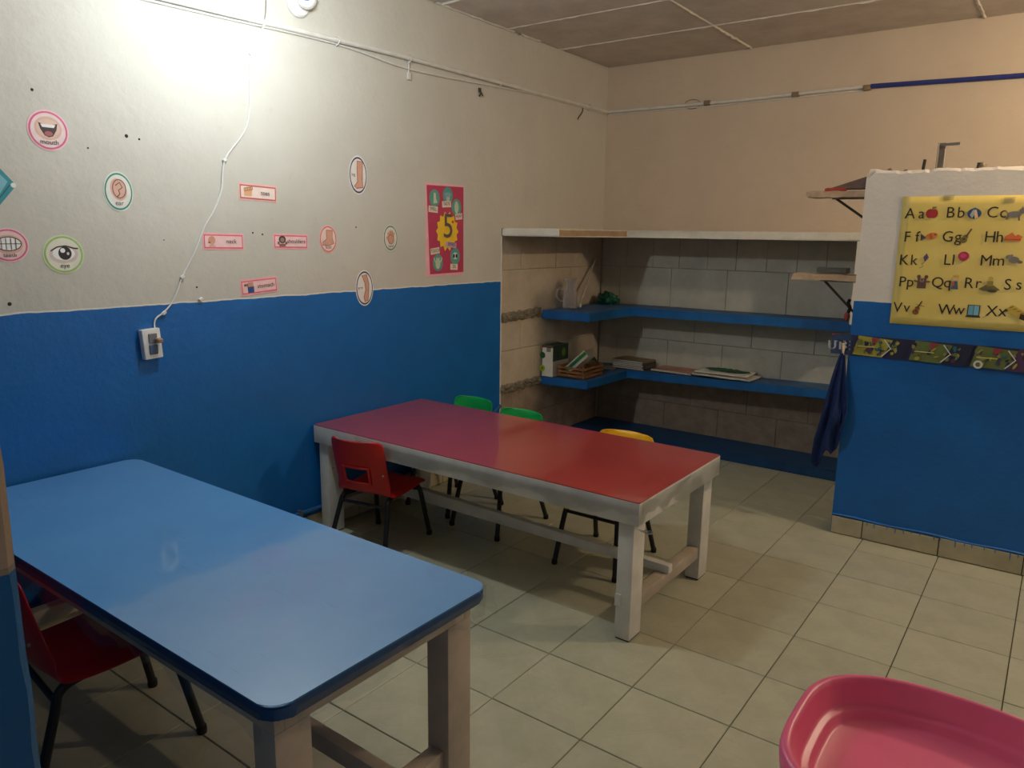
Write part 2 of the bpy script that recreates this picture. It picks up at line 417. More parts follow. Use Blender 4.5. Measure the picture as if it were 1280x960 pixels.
jitter(bm, .008, 40); tag(link('rubble', bm, M['scar'], wall_partition), kind='stuff')
bm = B(); box(bm, 1.868, 2.018, -.40, -.0, .972, ZL-.001, .004, 1); struct('wall_pier', bm, M['white_paint'], 'narrow white pier closing the right end of the shelves')
# skirting tiles
def skirting(name, pts, axis, face, label):
    bm = B()
    if axis == 'x': box(bm, pts[0], pts[-1], face+.0005-.002, face-.0005, 0, .085)
    else: box(bm, face+.0005, face+.002, pts[0], pts[-1], 0, .085)
    o = struct(name, bm, M['grout'], label)
    for a, b in zip(pts, pts[1:]):
        bm = B(); zt = .09+random.uniform(-.003, .003)
        if axis == 'x': box(bm, a+.002, b-.002, face-.011, face-.0015, .004, zt, .0015, 1)
        else: box(bm, face+.0015, face+.011, a+.002, b-.002, .004, zt, .0015, 1)
        link('skirting_tile', bm, M['skirt'], o)
M['skirt'] = plain('skirting_tile', (176, 166, 138), .4, .14, 10)
skirting('baseboard_partition', [PX+.002, 2.19, 2.523, 2.853, 3.18, 3.51, 3.84, 4.17, 4.59], 'x', PY, 'beige skirting tiles along the foot of the partition')
skirting('baseboard_left', [YF+.01, -4.46, -4.13, -3.80, -3.47, -3.14, -2.81, -2.48, -2.15, -1.82, -1.49, YA], 'y', 0, 'beige skirting tiles along the blue wall')
# paint line and drips over the partition skirting
bm = B(); tube(bm, smooth_path([(PX+.004+k*.09, PY-.0045, .098+.003*math.sin(k*1.7)) for k in range(24)], 2), .0055, 6)
for k in range(16):
    x = 2.2+k*.042+random.uniform(-.015, .015); L = random.uniform(.006, .03)
    tube(bm, [(x, PY-.0115, .096), (x, PY-.0115, .09-L*.5), (x, PY-.0112, .09-L)], [.0025, .002, .0012], 5)
link('paint_drips', bm, plain('drip_blue', (40, 110, 180), .4, .1, 20), wall_partition, True)
# nail holes in the left wall
for px, py, r in ((158, 170, .008), (174, 174, .005), (316, 291, .005), (328, 293, .005), (246, 359, .005), (445, 284, .005), (40, 112, .006), (12, 380, .008), (100, 330, .004), (205, 300, .003), (110, 185, .004)):
    p = at(px, py, 'x', 0); bm = B(); r *= .85; lathe(bm, [(r, 0), (r*.7, .0012)], (0.0002, p.y, p.z), 'x', 9); link('nail_hole', bm, plain('hole_dark', (48, 40, 32), .9, .2, 30), wall_left)

# ------------------------------------------------------------------ ledge and shelves
def l_slab(name, label, front, xl, yb, xr, ztop, thick, slope, mats, bev=.006):
    poly = [(0.0, front), (xl, front), (xl, yb), (xr, yb), (xr, 0.0), (0.0, 0.0)]
    bm = B(); fs = prism(bm, poly, ztop-thick, ztop)
    if mats[1] is M['shelf_top']: fs[1].material_index = 1                                # dusty worn top
    else:
        fs[0].material_index = 1; fs[1].material_index = 1; fs[3].material_index = 1   # bare underside and top; return edge browned to stand for its different light
    es = [e for e in bm.edges]
    bmesh.ops.bevel(bm, geom=es, offset=bev, segments=2, affect='EDGES')
    bmesh.ops.subdivide_edges(bm, edges=[e for e in bm.edges if e.calc_length() > .3], cuts=14)
    for v in bm.verts:
        v.co.z += slope*v.co.x + noise.noise(Vector((v.co.x*5, v.co.y*5, 1)))*.002
        if v.co.y < -.01 and v.co.x < xr-.02: v.co.y += noise.noise(Vector((v.co.x*11, v.co.z*8, 6)))*.003
    o = link(name, bm, mats); return tag(o, label, 'shelf', 'shelves in the corner')
l_slab('wall_shelf', 'topmost shelf slab in the corner, off-white painted edge with the return coloured brown for its different light', YA, .42, -.406, 2.02, ZL+.047, .047, 0, [M['white_paint'], M['ledge_brown']])
l_slab('wall_shelf', 'upper blue shelf slab with the green bag on it', -.80, .38, -.225, 2.018, .957, .058, .006, [M['shelf_blue'], M['shelf_top']])
l_slab('wall_shelf', 'middle blue shelf slab carrying the carton, crate and magazines', -.80, .375, -.235, 2.018, .497, .055, .026, [M['shelf_blue'], M['shelf_top']])
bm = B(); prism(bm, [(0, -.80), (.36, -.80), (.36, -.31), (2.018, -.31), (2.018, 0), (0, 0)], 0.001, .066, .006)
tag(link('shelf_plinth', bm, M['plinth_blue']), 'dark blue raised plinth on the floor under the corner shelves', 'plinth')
def usz(x): return .957+.006*x
def lsz(x): return .4985+.026*x

# ------------------------------------------------------------------ tables
def make_table(name, label, x0, x1, y0, y1, zt, edge, mt, me_, ml, corner, topt):
    t = thing(name, label, 'table', ((x0+x1)/2, (y0+y1)/2, 0))
    def rr(a, b, c, d, r, n=5):
        P = []
        for cx, cy, s in ((b-r, d-r, 0), (a+r, d-r, 1), (a+r, c+r, 2), (b-r, c+r, 3)):
            for k in range(n+1):
                q = (s+k/n)*PI/2; P.append((cx+r*math.cos(q), cy+r*math.sin(q)))
        return P
    bm = B(); prism(bm, rr(x0, x1, y0, y1, corner), zt-topt, zt, .003); link('tabletop', bm, mt, t, True)
    return t, rr
# red table
RX0, RX1, RY0, RY1, RZ = .014, 1.7545, -2.758, -2.004, .547
red, rr = make_table('red_table', 'long red-topped child table with grey-white edge and legs', RX0+.001, RX1-.001, RY0+.001, RY1-.001, RZ, .09, M['red_top'], M['leg_white'], M['leg_white'], .006, .006)
EH = .088
bm = B(); box(bm, RX0, RX1, RY0, RY0+.03, RZ-EH, RZ-.003, .004); link('front_rail', bm, M['leg_white'], red, True)
bm = B(); box(bm, RX0, RX1, RY1-.03, RY1, RZ-EH, RZ-.003, .004); link('back_rail', bm, M['leg_white'], red, True)
for xa in (RX0, RX1-.03):
    bm = B(); box(bm, xa, xa+.03, RY0+.03, RY1-.03, RZ-EH, RZ-.003, .003); link('end_rail', bm, M['leg_white'], red, True)
bm = B(); box(bm, RX0+.03, RX1-.03, RY0+.03, RY1-.03, RZ-.03, RZ-.0065); link('underside_board', bm, M['leg_white'], red)
for xa in (RX0+.02, RX1-.085):
    for ya in (RY0+.014, RY1-.104):
        bm = B(); box(bm, xa, xa+.062, ya, ya+.09, .006, RZ-EH, .004); lg = link('leg', bm, M['leg_white'], red, True)
        bm = B(); box(bm, xa+.004, xa+.058, ya+.004, ya+.086, 0, .007); link('foot_pad', bm, M['rubber'], lg)
bm = B(); box(bm, RX1-.088, RX1-.088+.008, RY0+.012, RY0+.03, .13, .175, .002); 
box(bm, RX1-.086, RX1-.062, RY0+.0105, RY0+.0145, .135, .18, .001); link('wood_patch', bm, M['leg_white'], red)
for xa in (RX0+.03, RX1-.076):
    bm = B(); box(bm, xa, xa+.045, RY0+.104, RY1-.104, .10, .152, .004); link('end_stretcher', bm, M['leg_brown'], red, True)
bm = B(); box(bm, RX0+.03, RX1-.02, -2.43, -2.395, .1525, .222, .004)
for v in bm.verts:
    if v.co.x > RX1-.06 and v.co.z > .19: v.co.z -= (v.co.x-(RX1-.06))*1.0
link('long_stretcher', bm, M['leg_white'], red, True)
# blue table
BX0, BX1, BY0, BY1, BZ = .018, 1.772, -4.278, -3.622, .585
blue, _ = make_table('blue_table', 'glossy blue-topped child table in the foreground', BX0, BX1, BY0, BY1, BZ, .04, [M['blue_top']], M['blue_edge'], M['leg_brown'], .045, .004)
bm = B(); prism(bm, rr(BX0, BX1, BY0, BY1, .045), BZ-.034, BZ-.0042, .004); link('top_edge', bm, M['blue_edge'], blue, True)
for ya in (BY0+.03, BY1-.055):
    bm = B(); box(bm, BX0+.05, BX1-.04, ya, ya+.025, BZ-.085, BZ-.0345, .003); link('side_rail', bm, M['leg_brown'], blue, True)
for xa in (BX0+.05, BX1-.065):
    bm = B(); box(bm, xa, xa+.025, BY0+.055, BY1-.055, BZ-.085, BZ-.0345, .003); link('end_rail', bm, M['leg_brown'], blue, True)
for xa in (BX0+.05, BX1-.112):
    for ya in (BY0+.03, BY1-.118):
        bm = B(); box(bm, xa, xa+.072, ya, ya+.088, .006, BZ-.085, .004); lg = link('leg', bm, M['leg_brown'], blue, True)
        bm = B(); box(bm, xa+.004, xa+.068, ya+.004, ya+.084, 0, .007); link('foot_pad', bm, M['rubber'], lg)
for xa in (BX0+.06, BX1-.1):
    bm = B(); box(bm, xa, xa+.045, BY0+.118, BY1-.118, .10, .152, .004); link('end_stretcher', bm, M['leg_brown'], blue, True)
bm = B(); box(bm, BX0+.04, BX1-.06, -3.935, -3.90, .1525, .222, .004)
for v in bm.verts:
    if v.co.x > BX1-.1 and v.co.z > .19: v.co.z -= (v.co.x-(BX1-.1))*.6
link('long_stretcher', bm, M['leg_brown'], blue, True)
# clear film hanging below the edges
def film(parent, pts, ztop, drop, amp, seed, n=90, rows=5):
    bm = B(); P = [Vector(p) for p in pts]; L = [0]
    for a, b in zip(P, P[1:]): L.append(L[-1]+(b-a).length)
    grid = []
    for k in range(n+1):
        s = L[-1]*k/n; i = max(j for j in range(len(P)-1) if L[j] <= s+1e-9); t = (s-L[i])/(L[i+1]-L[i]); p = P[i].lerp(P[i+1], t); d = (P[i+1]-P[i]).normalized(); nn = Vector((d.y, -d.x, 0))
        dd = drop*(.65+.6*noise.noise(Vector((s*4, seed, 0)))+.25*noise.noise(Vector((s*17, seed, 3))))
        grid.append([bm.verts.new(p+nn*(.004+amp*(r/rows)*noise.noise(Vector((s*9, seed, r*.3))))+Vector((0, 0, ztop-dd*r/rows))) for r in range(rows+1)])
    for k in range(n):
        for r in range(rows): bm.faces.new((grid[k][r], grid[k][r+1], grid[k+1][r+1], grid[k+1][r]))
    return link('clear_film', bm, M['film'], parent, True, 60)
film(blue, [(BX0+.1, BY0-.003, 0), (BX1-.03, BY0-.003, 0)], BZ-.012, .10, .02, 1.3)
film(blue, [(BX1+.003, BY0+.05, 0), (BX1+.003, BY1-.03, 0)], BZ-.012, .075, .012, 4.1, 50)
film(blue, [(BX1-.02, BY1+.004, 0), (BX1-.36, BY1+.004, 0)], BZ-.012, .12, .03, 7.7, 30)
film(red, [(RX0+.3, RY0-.002, 0), (RX1, RY0-.002, 0)], RZ-.004, .085, .002, 2.2)
film(red, [(RX1+.002, RY0, 0), (RX1+.002, RY1, 0)], RZ-.004, .125, .012, 8.2, 60)
film(red, [(RX0+.3, RY1-.04, 0), (RX1-.25, RY1-.04, 0)], RZ-.09, .10, .04, 5.6)
def crumple(parent, c, s, seed):
    bm = B(); bmesh.ops.create_grid(bm, x_segments=12, y_segments=12, size=.5)
    for v in bm.verts:
        u, w = v.co.x, v.co.y; q = noise.noise_vector(Vector((u*2.2, w*2.2, seed)))
        v.co = Vector(c)+Vector((u*s[0]+q.x*.010, w*s[1]+(.5-u)*.02+q.y*.012, -(w+.5)*s[2]+q.z*.008))
    return link('film_corner', bm, M['film'], parent, True, 80)
crumple(blue, (BX1-.055, BY1+.022, BZ-.012), (.11, .012, .085), 2.0)
crumple(red, (RX1+.012, RY0+.03, RZ-.09), (.03, .12, .05), 6.0)

# ------------------------------------------------------------------ chairs
def chair(name, label, mat, loc, rz):
    t = thing(name, label, 'chair', loc, rz, 'child chairs', world=False)
    prof = smooth_path([(0, .176, .272), (0, .168, .292), (0, .14, .300), (0, .06, .296), (0, -.04, .288), (0, -.11, .290), (0, -.15, .315), (0, -.170, .365), (0, -.186, .43), (0, -.202, .50), (0, -.212, .545), (0, -.222, .556)], 3)
    ns = len(prof); nt = 16; bm = B(); grid = []; arc = [0]
    for a, b in zip(prof, prof[1:]): arc.append(arc[-1]+(b-a).length)
    A = arc[-1]
    for i, p in enumerate(prof):
        s = arc[i]/A; back = max(0, min(1, (s-.5)/.12)); hw = .150+.012*math.sin(PI*min(1, s/.5))-.006*back
        e0 = arc[i]; e1 = A-arc[i]
        for e, r in ((e0, .04), (e1, .034)):
            if e < r: hw -= r-math.sqrt(max(0, r*r-(r-e)**2))
        hw = max(hw, .09); row = []
        tan = (prof[min(i+1, ns-1)]-prof[max(i-1, 0)]).normalized(); nrm = Vector((0, tan.z, -tan.y))
        if nrm.z < 0 and back < .5: nrm = -nrm
        for k in range(nt+1):
            u = -1+2*k/nt; curl = abs(u)**5
            q = Vector((u*hw, p.y, p.z))
            if back > .01: q.y += back*(.030*u*u+.014*curl)
            q.z += (1-back)*(.004*u*u-.012*curl)
            row.append(bm.verts.new(q))
        grid.append(row)
    i0 = min(range(ns), key=lambda i: abs(prof[i].z-.352) if prof[i].y < -.1 else 9); i1 = min(range(ns), key=lambda i: abs(prof[i].z-.424) if prof[i].y < -.1 else 9)
    k0, k1 = 4, 12
    for i in range(ns-1):
        for k in range(nt):
            if i0 <= i < i1 and k0 <= k < k1: continue
            bm.faces.new((grid[i][k], grid[i][k+1], grid[i+1][k+1], grid[i+1][k]))
    rim = [grid[i0][k].co.copy() for k in range(k0, k1+1)]+[grid[i][k1].co.copy() for i in range(i0+1, i1)]+[grid[i1][k].co.copy() for k in range(k1, k0-1, -1)]+[grid[i][k0].co.copy() for i in range(i1-1, i0, -1)]
    sh = link('seat_shell', bm, mat, t, True, 80)
    md = sh.modifiers.new('thick', 'SOLIDIFY'); md.thickness = .006; md.offset = 0
    md = sh.modifiers.new('round', 'SUBSURF'); md.levels = 1; md.render_levels = 1
    bm = B(); cc = sum(rim, Vector())/len(rim); tube(bm, [p+(cc-p)*.07+Vector((0, -.004, 0)) for p in rim], .0062, 8, True); link('handle_rim', bm, mat, t, True, 80)
    for sx in (-1, 1):
        bm = B(); tube(bm, smooth_path([(sx*.118, .02, .276), (sx*.120, .10, .274), (sx*.126, .138, .258), (sx*.134, .152, .21), (sx*.152, .192, .012)], 5), .0115, 10); lg = link('leg', bm, M['black'], t, True, 60)
        bm = B(); lathe(bm, [(.0125, 0), (.0135, .006), (.0125, .022)], (sx*.152, .192, 0), 'z', 10); link('foot_cap', bm, M['rubber'], lg)
        bm = B(); tube(bm, smooth_path([(sx*.118, .02, .276), (sx*.120, -.07, .272), (sx*.126, -.115, .255), (sx*.134, -.135, .20), (sx*.154, -.196, .012)], 5), .0115, 10); lg = link('leg', bm, M['black'], t, True, 60)
        bm = B(); lathe(bm, [(.0125, 0), (.0135, .006), (.0125, .022)], (sx*.154, -.196, 0), 'z', 10); link('foot_cap', bm, M['rubber'], lg)
        bm = B(); bmesh.ops.create_uvsphere(bm, u_segments=8, v_segments=6, radius=.005, matrix=Matrix.Translation((sx*.137, -.166, .40))); link('rivet', bm, M['steel'], t, True)
    for y, z in ((-.125, .235), (.145, .245)):
        bm = B(); tube(bm, [(-.128, y, z), (.128, y, z)], .008, 8); link('crossbar', bm, M['black'], t, True, 60)
    return t
c_red = chair('school_chair', 'red plastic child chair with handle hole at the near side of the red table', M['red_plastic'], (.36, -2.66, 0), math.radians(11))
def recolour(root, mat):
    for ch in root.children:
        if ch.name.startswith(('seat_shell', 'handle_rim')):
            ch.data = ch.data.copy(); ch.data.materials[0] = mat
cg = copy_thing(c_red, 'green plastic child chair behind the red table, close to the blue wall', (.262, -2.025, 0), PI-.06); recolour(cg, M['green_plastic'])
cg2 = copy_thing(c_red, 'green plastic child chair behind the red table, next to the yellow chair', (.645, -2.10, 0), PI-.06); recolour(cg2, M['green_plastic'])
cy = copy_thing(c_red, 'yellow plastic child chair at the far side of the red table', (1.295, -2.15, 0), PI+.02); recolour(cy, M['yellow_plastic'])
cn = copy_thing(c_red, 'dark red plastic child chair at the blue table beside the doorway jamb', (.77, -4.16, 0), -.10); cn.scale = (1.12, 1.12, 1.12); recolour(cn, M['crimson_plastic'])

# ------------------------------------------------------------------ pink high chair (its tray reaches into the picture)
hc = thing('high_chair', 'bright pink plastic feeding chair with rimmed tray at the lower right', 'high chair', (2.80, -4.05, 0))
def tray_outline(inset, n=64):
    P = []
    for k in range(n):
        a = 2*PI*k/n; c, s = math.cos(a), math.sin(a); e = 2/3.4
        x = math.copysign(abs(c)**e, c); y = math.copysign(abs(s)**e, s)
        px = x*(.207-inset); py = y*(.185-inset)
        if y > 0: py += -.030*(px/.207)**2*y
        P.append((2.803+px, -3.912+py))
    return P
def ring_loft(bm, rings, cap0=True, cap1=True):
    R = [[bm.verts.new((x, y, z)) for x, y in P] for P, z in rings]
    n = len(R[0])
    for A_, B_ in zip(R, R[1:]):
        for k in range(n): bm.faces.new((A_[k], A_[(k+1) % n], B_[(k+1) % n], B_[k]))
    if cap0: bm.faces.new(R[0][::-1])
    if cap1: bm.faces.new(R[-1])
bm = B(); TZ = .75
ring_loft(bm, [(tray_outline(.035), TZ-.07), (tray_outline(.012), TZ-.064), (tray_outline(.002), TZ-.035), (tray_outline(0), TZ-.012), (tray_outline(.002), TZ-.003), (tray_outline(.007), TZ), (tray_outline(.013), TZ-.002), (tray_outline(.017), TZ-.009),
               (tray_outline(.027), TZ-.036), (tray_outline(.031), TZ-.0400), (tray_outline(.038), TZ-.0405), (tray_outline(.041), TZ-.043), (tray_outline(.045), TZ-.052), (tray_outline(.05), TZ-.055), (tray_outline(.10), TZ-.055)])
tray = link('tray', bm, M['pink_plastic'], hc, True, 60)
bm = B(); lathe(bm, [(.050, -.0555), (.050, -.046), (.047, -.043), (.042, -.046), (.040, -.0545), (.001, -.0548)], (2.888, -3.862, TZ), 'z', 28, False); link('cup_holder', bm, M['pink_plastic'], tray, True, 60)
for sx in (-1, 1):
    bm = B(); tube(bm, smooth_path([(2.803+sx*.15, -3.98, TZ-.086), (2.803+sx*.16, -4.12, TZ-.09), (2.803+sx*.165, -4.30, TZ-.10)], 5), .016, 10); link('tray_arm', bm, M['pink_plastic'], hc, True)
bm = B(); box(bm, 2.64, 2.966, -4.36, -4.06, .50, .54, .02, 3); link('seat', bm, M['pink_plastic'], hc, True)
bm = B(); box(bm, 2.65, 2.956, -4.42, -4.37, .50, .80, .02, 3); link('backrest', bm, M['pink_plastic'], hc, True)
for sx in (-1, 1):
    for y0_, y1_ in ((-4.10, -3.98), (-4.34, -4.46)):
        bm = B(); tube(bm, [(2.803+sx*.13, y0_, .51), (2.803+sx*.19, y1_, 0)], [.018, .014], 12); link('leg', bm, M['white_plastic'], hc, True)

# ------------------------------------------------------------------ flat print helper
_tx = {}
def glyphs(s):
    if s in _tx: return _tx[s]
    cu = bpy.data.curves.new('t', 'FONT'); cu.body = s; cu.size = 1.0; cu.align_x = 'LEFT'; cu.resolution_u = 3
    ob = bpy.data.objects.new('t', cu); COL.objects.link(ob)
    dg = bpy.context.evaluated_depsgraph_get(); ev = ob.evaluated_get(dg); me = ev.to_mesh()
    V = [(v.co.x, v.co.y) for v in me.vertices]; Fc = [tuple(p.vertices) for p in me.polygons]
    ev.to_mesh_clear(); bpy.data.objects.remove(ob); bpy.data.curves.remove(cu)
    xs_ = [v[0] for v in V]; w = (min(xs_), max(xs_))
    _tx[s] = (V, Fc, w); return _tx[s]
class Art:
    """flat print on a plane: origin, right, up, normal; polygons carry ink colours"""
    def __init__(s, o, u, v, n, start=.0016): s.o, s.u, s.v, s.n = Vector(o), Vector(u), Vector(v), Vector(n); s.h = start; s.items = []
    def poly(s, pts, c): s.items.append((pts, [tuple(range(len(pts)))], c, s.h)); s.h += .00022
    def ell(s, x, y, rx, ry, c, rot=0, n=22):
        cr, sr = math.cos(rot), math.sin(rot)
        s.poly([(x+rx*math.cos(2*PI*k/n)*cr-ry*math.sin(2*PI*k/n)*sr, y+rx*math.cos(2*PI*k/n)*sr+ry*math.sin(2*PI*k/n)*cr) for k in range(n)], c)
    def rect(s, x0, y0, x1, y1, c): s.poly([(x0, y0), (x1, y0), (x1, y1), (x0, y1)], c)
    def line(s, pts, w, c, closed=False):
        P = [Vector((p[0], p[1])) for p in pts]; V = []; n = len(P)
        for i, p in enumerate(P):
            a = P[(i-1) % n] if closed or i else p; b = P[(i+1) % n] if closed or i < n-1 else p
            t = (b-a).normalized(); q = Vector((-t.y, t.x))*w/2; V += [tuple(p+q), tuple(p-q)]
        Fc = [(2*i, 2*i+1, (2*i+3) % (2*n), (2*i+2) % (2*n)) for i in range(n if closed else n-1)]
        s.items.append((V, Fc, c, s.h)); s.h += .00022
    def ring(s, x, y, rx, ry, w, c, n=30): s.line([(x+rx*math.cos(2*PI*k/n), y+ry*math.sin(2*PI*k/n)) for k in range(n)], w, c, True)
    def text(s, st, x, y, size, c, align='c', sx=1.0, bold=0, rot=0):
        V, Fc, w = glyphs(st); k = size
        off = x-(w[0]+w[1])/2*k*sx if align == 'c' else x-w[0]*k*sx
        cr, sr = math.cos(rot), math.sin(rot)
        def tr(a, b):
            a, b = off+a*k*sx-x, b*k; return (x+a*cr-b*sr, y+a*sr+b*cr)
        for dx in ((0, bold) if bold else (0,)): s.items.append(([tr(a, b) for a, b in [(q[0]+dx/k, q[1]) for q in V]], Fc, c, s.h))
        s.h += .00022
    def build(s, name, parent=None, keep=False):
        if not s.items: return None
        me = bpy.data.meshes.new(name); V = []; Fc = []; mi = []; cols = []
        org = Vector(parent['_origin']) if parent is not None and parent.get('_origin') is not None else Vector()
        for pts, fs, c, h in s.items:
            b = len(V); V += [tuple(s.o+s.u*p[0]+s.v*p[1]+s.n*h-org) for p in pts]
            if c not in cols: cols.append(c)
            for f in fs: Fc.append(tuple(b+i for i in f)); mi.append(cols.index(c))
        me.from_pydata(V, [], Fc)
        for c in cols: me.materials.append(ink(c))
        me.polygons.foreach_set('material_index', mi)
        o = bpy.data.objects.new(name, me); COL.objects.link(o)
        if parent is not None: o.parent = parent
        s.items = [];
        if not keep: s.h = .0016
        return o
UA = ((0, 1, 0), (0, 0, 1), (1, 0, 0))       # left wall: right, up, normal
UP = ((1, 0, 0), (0, 0, 1), (0, -1, 0))      # partition face
BLK, SKIN, SKD = (52, 48, 48), (214, 160, 134), (150, 96, 78)
def slab_on(o, axes, pts, th, base=.0004):
    """thin paper sheet outline as solid"""
    u, v, n = (Vector(a) for a in axes); o = Vector(o); bm = B()
    a = [bm.verts.new(o+u*p[0]+v*p[1]+n*base) for p in pts]; b = [bm.verts.new(o+u*p[0]+v*p[1]+n*(base+th)) for p in pts]
    bm.faces.new(a[::-1]); bm.faces.new(b); k = len(pts)
    for i in range(k): bm.faces.new((a[i], a[(i+1) % k], b[(i+1) % k], b[i]))
    return bm
def sticker(name, label, px, py, rx, ry, edge, fill, draw, word, shape='ell', tilt=0, wpos=None, wsize=None):
    c = at(px, py, 'x', 0); l = at(px-rx, py, 'x', 0); r = at(px+rx, py, 'x', 0); tp = at(px, py-ry, 'x', 0)
    hx, hz = abs(r.y-l.y)/2, abs(tp.z-c.z)
    t = thing(name, label, 'wall card', (0, c.y, c.z), 0, 'body part cards on the wall')
    cr, sr = math.cos(tilt), math.sin(tilt)
    axes = ((0, cr, sr), (0, -sr, cr), (1, 0, 0))
    if shape == 'ell': pts = [(hx*math.cos(2*PI*k/32), hz*math.sin(2*PI*k/32)) for k in range(32)]
    else: pts = [(-hx, -hz), (hx, -hz), (hx, hz), (-hx, hz)]
    link('card', slab_on(c, axes, pts, .0008), ink(edge[0]), t)
    a = Art(c, *axes)
    if shape == 'ell':
        a.ell(0, 0, hx*.93, hz*.93, edge[1], n=32); a.ell(0, 0, hx*.84, hz*.84, fill, n=32); a.build('border', t, True)
    else:
        a.rect(-hx*.95, -hz*.82, hx*.95, hz*.82, edge[1]); a.rect(-hx*.90, -hz*.66, hx*.90, hz*.66, fill); a.build('border', t, True)
    draw(a, hx, hz); a.build('drawing', t, True)
    wx, wz = wpos or (0, -.68*hz); a.text(word, wx*1.0 if wpos is None else wx*hx, wz if wpos is None else wz*hz, wsize or hz*.34, BLK); a.build('lettering', t)
    return t
PK = ((236, 192, 198), (210, 96, 134)); GR = ((206, 220, 176), (158, 190, 112)); TL = ((214, 222, 214), (54, 136, 116)); DK = ((232, 232, 232), (66, 66, 84)); RD = ((240, 190, 180), (222, 110, 104)); DG = ((210, 218, 206), (70, 110, 90))
def d_mouth(a, w, h):
    a.ell(0, .1*h, w*.66, h*.58, (216, 178, 158)); a.ell(0, .1*h, w*.56, h*.46, (226, 190, 172))
    P = [(-.46*w, .36*h), (-.2*w, .28*h), (.2*w, .28*h), (.46*w, .36*h), (.40*w, .05*h), (.2*w, -.28*h), (0, -.34*h), (-.2*w, -.26*h), (-.38*w, .05*h)]
    a.poly(P, (62, 44, 48)); a.poly([(-.36*w, .29*h), (.36*w, .29*h), (.28*w, .14*h), (-.28*w, .14*h)], (236, 232, 228)); a.ell(0, -.16*h, w*.2, h*.12, (170, 92, 96))
def d_teeth(a, w, h):
    a.ell(0, .05*h, w*.72, h*.56, (214, 170, 156)); a.ell(0, .08*h, w*.62, h*.40, (236, 234, 230)); a.ring(0, .08*h, w*.62, h*.40, .05*h, BLK)
    a.line([(-.6*w, .08*h), (.6*w, .08*h)], .04*h, BLK)
    for x in (-.35, -.12, .12, .35): a.line([(x*w, -.26*h), (x*w, .42*h)], .035*h, BLK)
def d_eye(a, w, h):
    a.ell(0, .0, w*.7, h*.46, (214, 196, 184)); a.ell(0, .04*h, w*.54, h*.34, (240, 240, 238)); a.ell(.06*w, .06*h, w*.32, h*.34, (40, 38, 40)); a.ell(-.04*w, .2*h, w*.12, h*.12, (245, 245, 245)); a.ell(.2*w, .04*h, w*.06, h*.08, (220, 220, 220))
    a.line([(-.62*w, .18*h), (-.3*w, .38*h), (.1*w, .44*h), (.5*w, .32*h), (.72*w, .3*h)], .06*h, BLK)
def d_ear(a, w, h):
    a.ell(0, .1*h, w*.54, h*.56, (216, 172, 152), .25); a.ring(.05*w, .14*h, w*.44, h*.46, .045*h, (110, 76, 66)); a.line([(-.2*w, .3*h), (.1*w, .46*h), (.26*w, .2*h), (.0, .08*h), (.06*w, -.12*h), (-.12*w, -.26*h)], .05*h, (96, 64, 56))
def d_leg(a, w, h):
    P = [(-.1*w, .72*h), (.5*w, .70*h), (.46*w, .2*h), (.42*w, -.3*h), (.5*w, -.62*h), (-.2*w, -.68*h), (-.46*w, -.58*h), (-.1*w, -.34*h), (-.12*w, .2*h)]
    a.poly(P, SKIN); a.line(P, .045*h, SKD, True)
def d_arm(a, w, h):
    P = [(-.3*w, .7*h), (.25*w, .74*h), (.5*w, .2*h), (.42*w, -.3*h), (.36*w, -.7*h), (.0, -.76*h), (-.1*w, -.5*h), (.1*w, -.1*h), (.02*w, .3*h)]
    a.poly(P, SKIN); a.line(P, .045*h, SKD, True)
def d_foot(a, w, h):
    P = [(-.2*w, .66*h), (.5*w, .62*h), (.44*w, .1*h), (.62*w, -.3*h), (.1*w, -.46*h), (-.7*w, -.4*h), (-.6*w, -.2*h), (-.2*w, .0)]
    a.poly(P, SKIN); a.line(P, .05*h, SKD, True)
def d_hand(a, w, h):
    a.ell(0, -.1*h, w*.40, h*.34, SKIN)
    for x, y, q in ((-.34, .42, .22), (-.1, .56, .04), (.14, .56, -.06), (.36, .42, -.24)): a.line([(x*w*.7, 0), (x*w*1.15, y*h)], .22*w, SKIN); a.line([(x*w*.7+.1*w, .1*h), (x*w*1.15+.11*w, y*h)], .04*w, SKD)
    a.line([(-.2*w, -.2*h), (-.62*w, .1*h)], .22*w, SKIN); a.ring(0, -.1*h, w*.40, h*.34, .04*h, SKD)
def d_toes(a, w, h):
    a.rect(-.74*w, -.5*h, -.34*w, .2*h, (226, 172, 128))
    for k in range(5): a.ell(-.70*w+k*.085*w, (.2+.05*k)*h, .05*w, .24*h, (226, 172, 128)); a.ring(-.70*w+k*.085*w, (.26+.05*k)*h, .045*w, .2*h, .07*h, (150, 104, 76))
def d_neck(a, w, h):
    a.ell(-.58*w, .15*h, .17*w, .48*h, (206, 150, 126)); a.rect(-.64*w, -.6*h, -.5*w, -.1*h, (214, 158, 134)); a.ell(-.57*w, -.55*h, .16*w, .16*h, (226, 170, 160)); a.line([(-.76*w, -.1*h), (-.66*w, -.16*h)], .12*h, (60, 50, 46))
def d_shoulders(a, w, h):
    a.ell(-.5*w, .25*h, .2*w, .5*h, (58, 52, 54)); a.ell(-.5*w, .2*h, .12*w, .3*h, (150, 120, 108)); a.rect(-.68*w, -.66*h, -.32*w, -.3*h, (150, 92, 96)); a.ell(-.72*w, -.2*h, .06*w, .2*h, (120, 90, 80)); a.ell(-.29*w, -.2*h, .06*w, .2*h, (120, 90, 80))
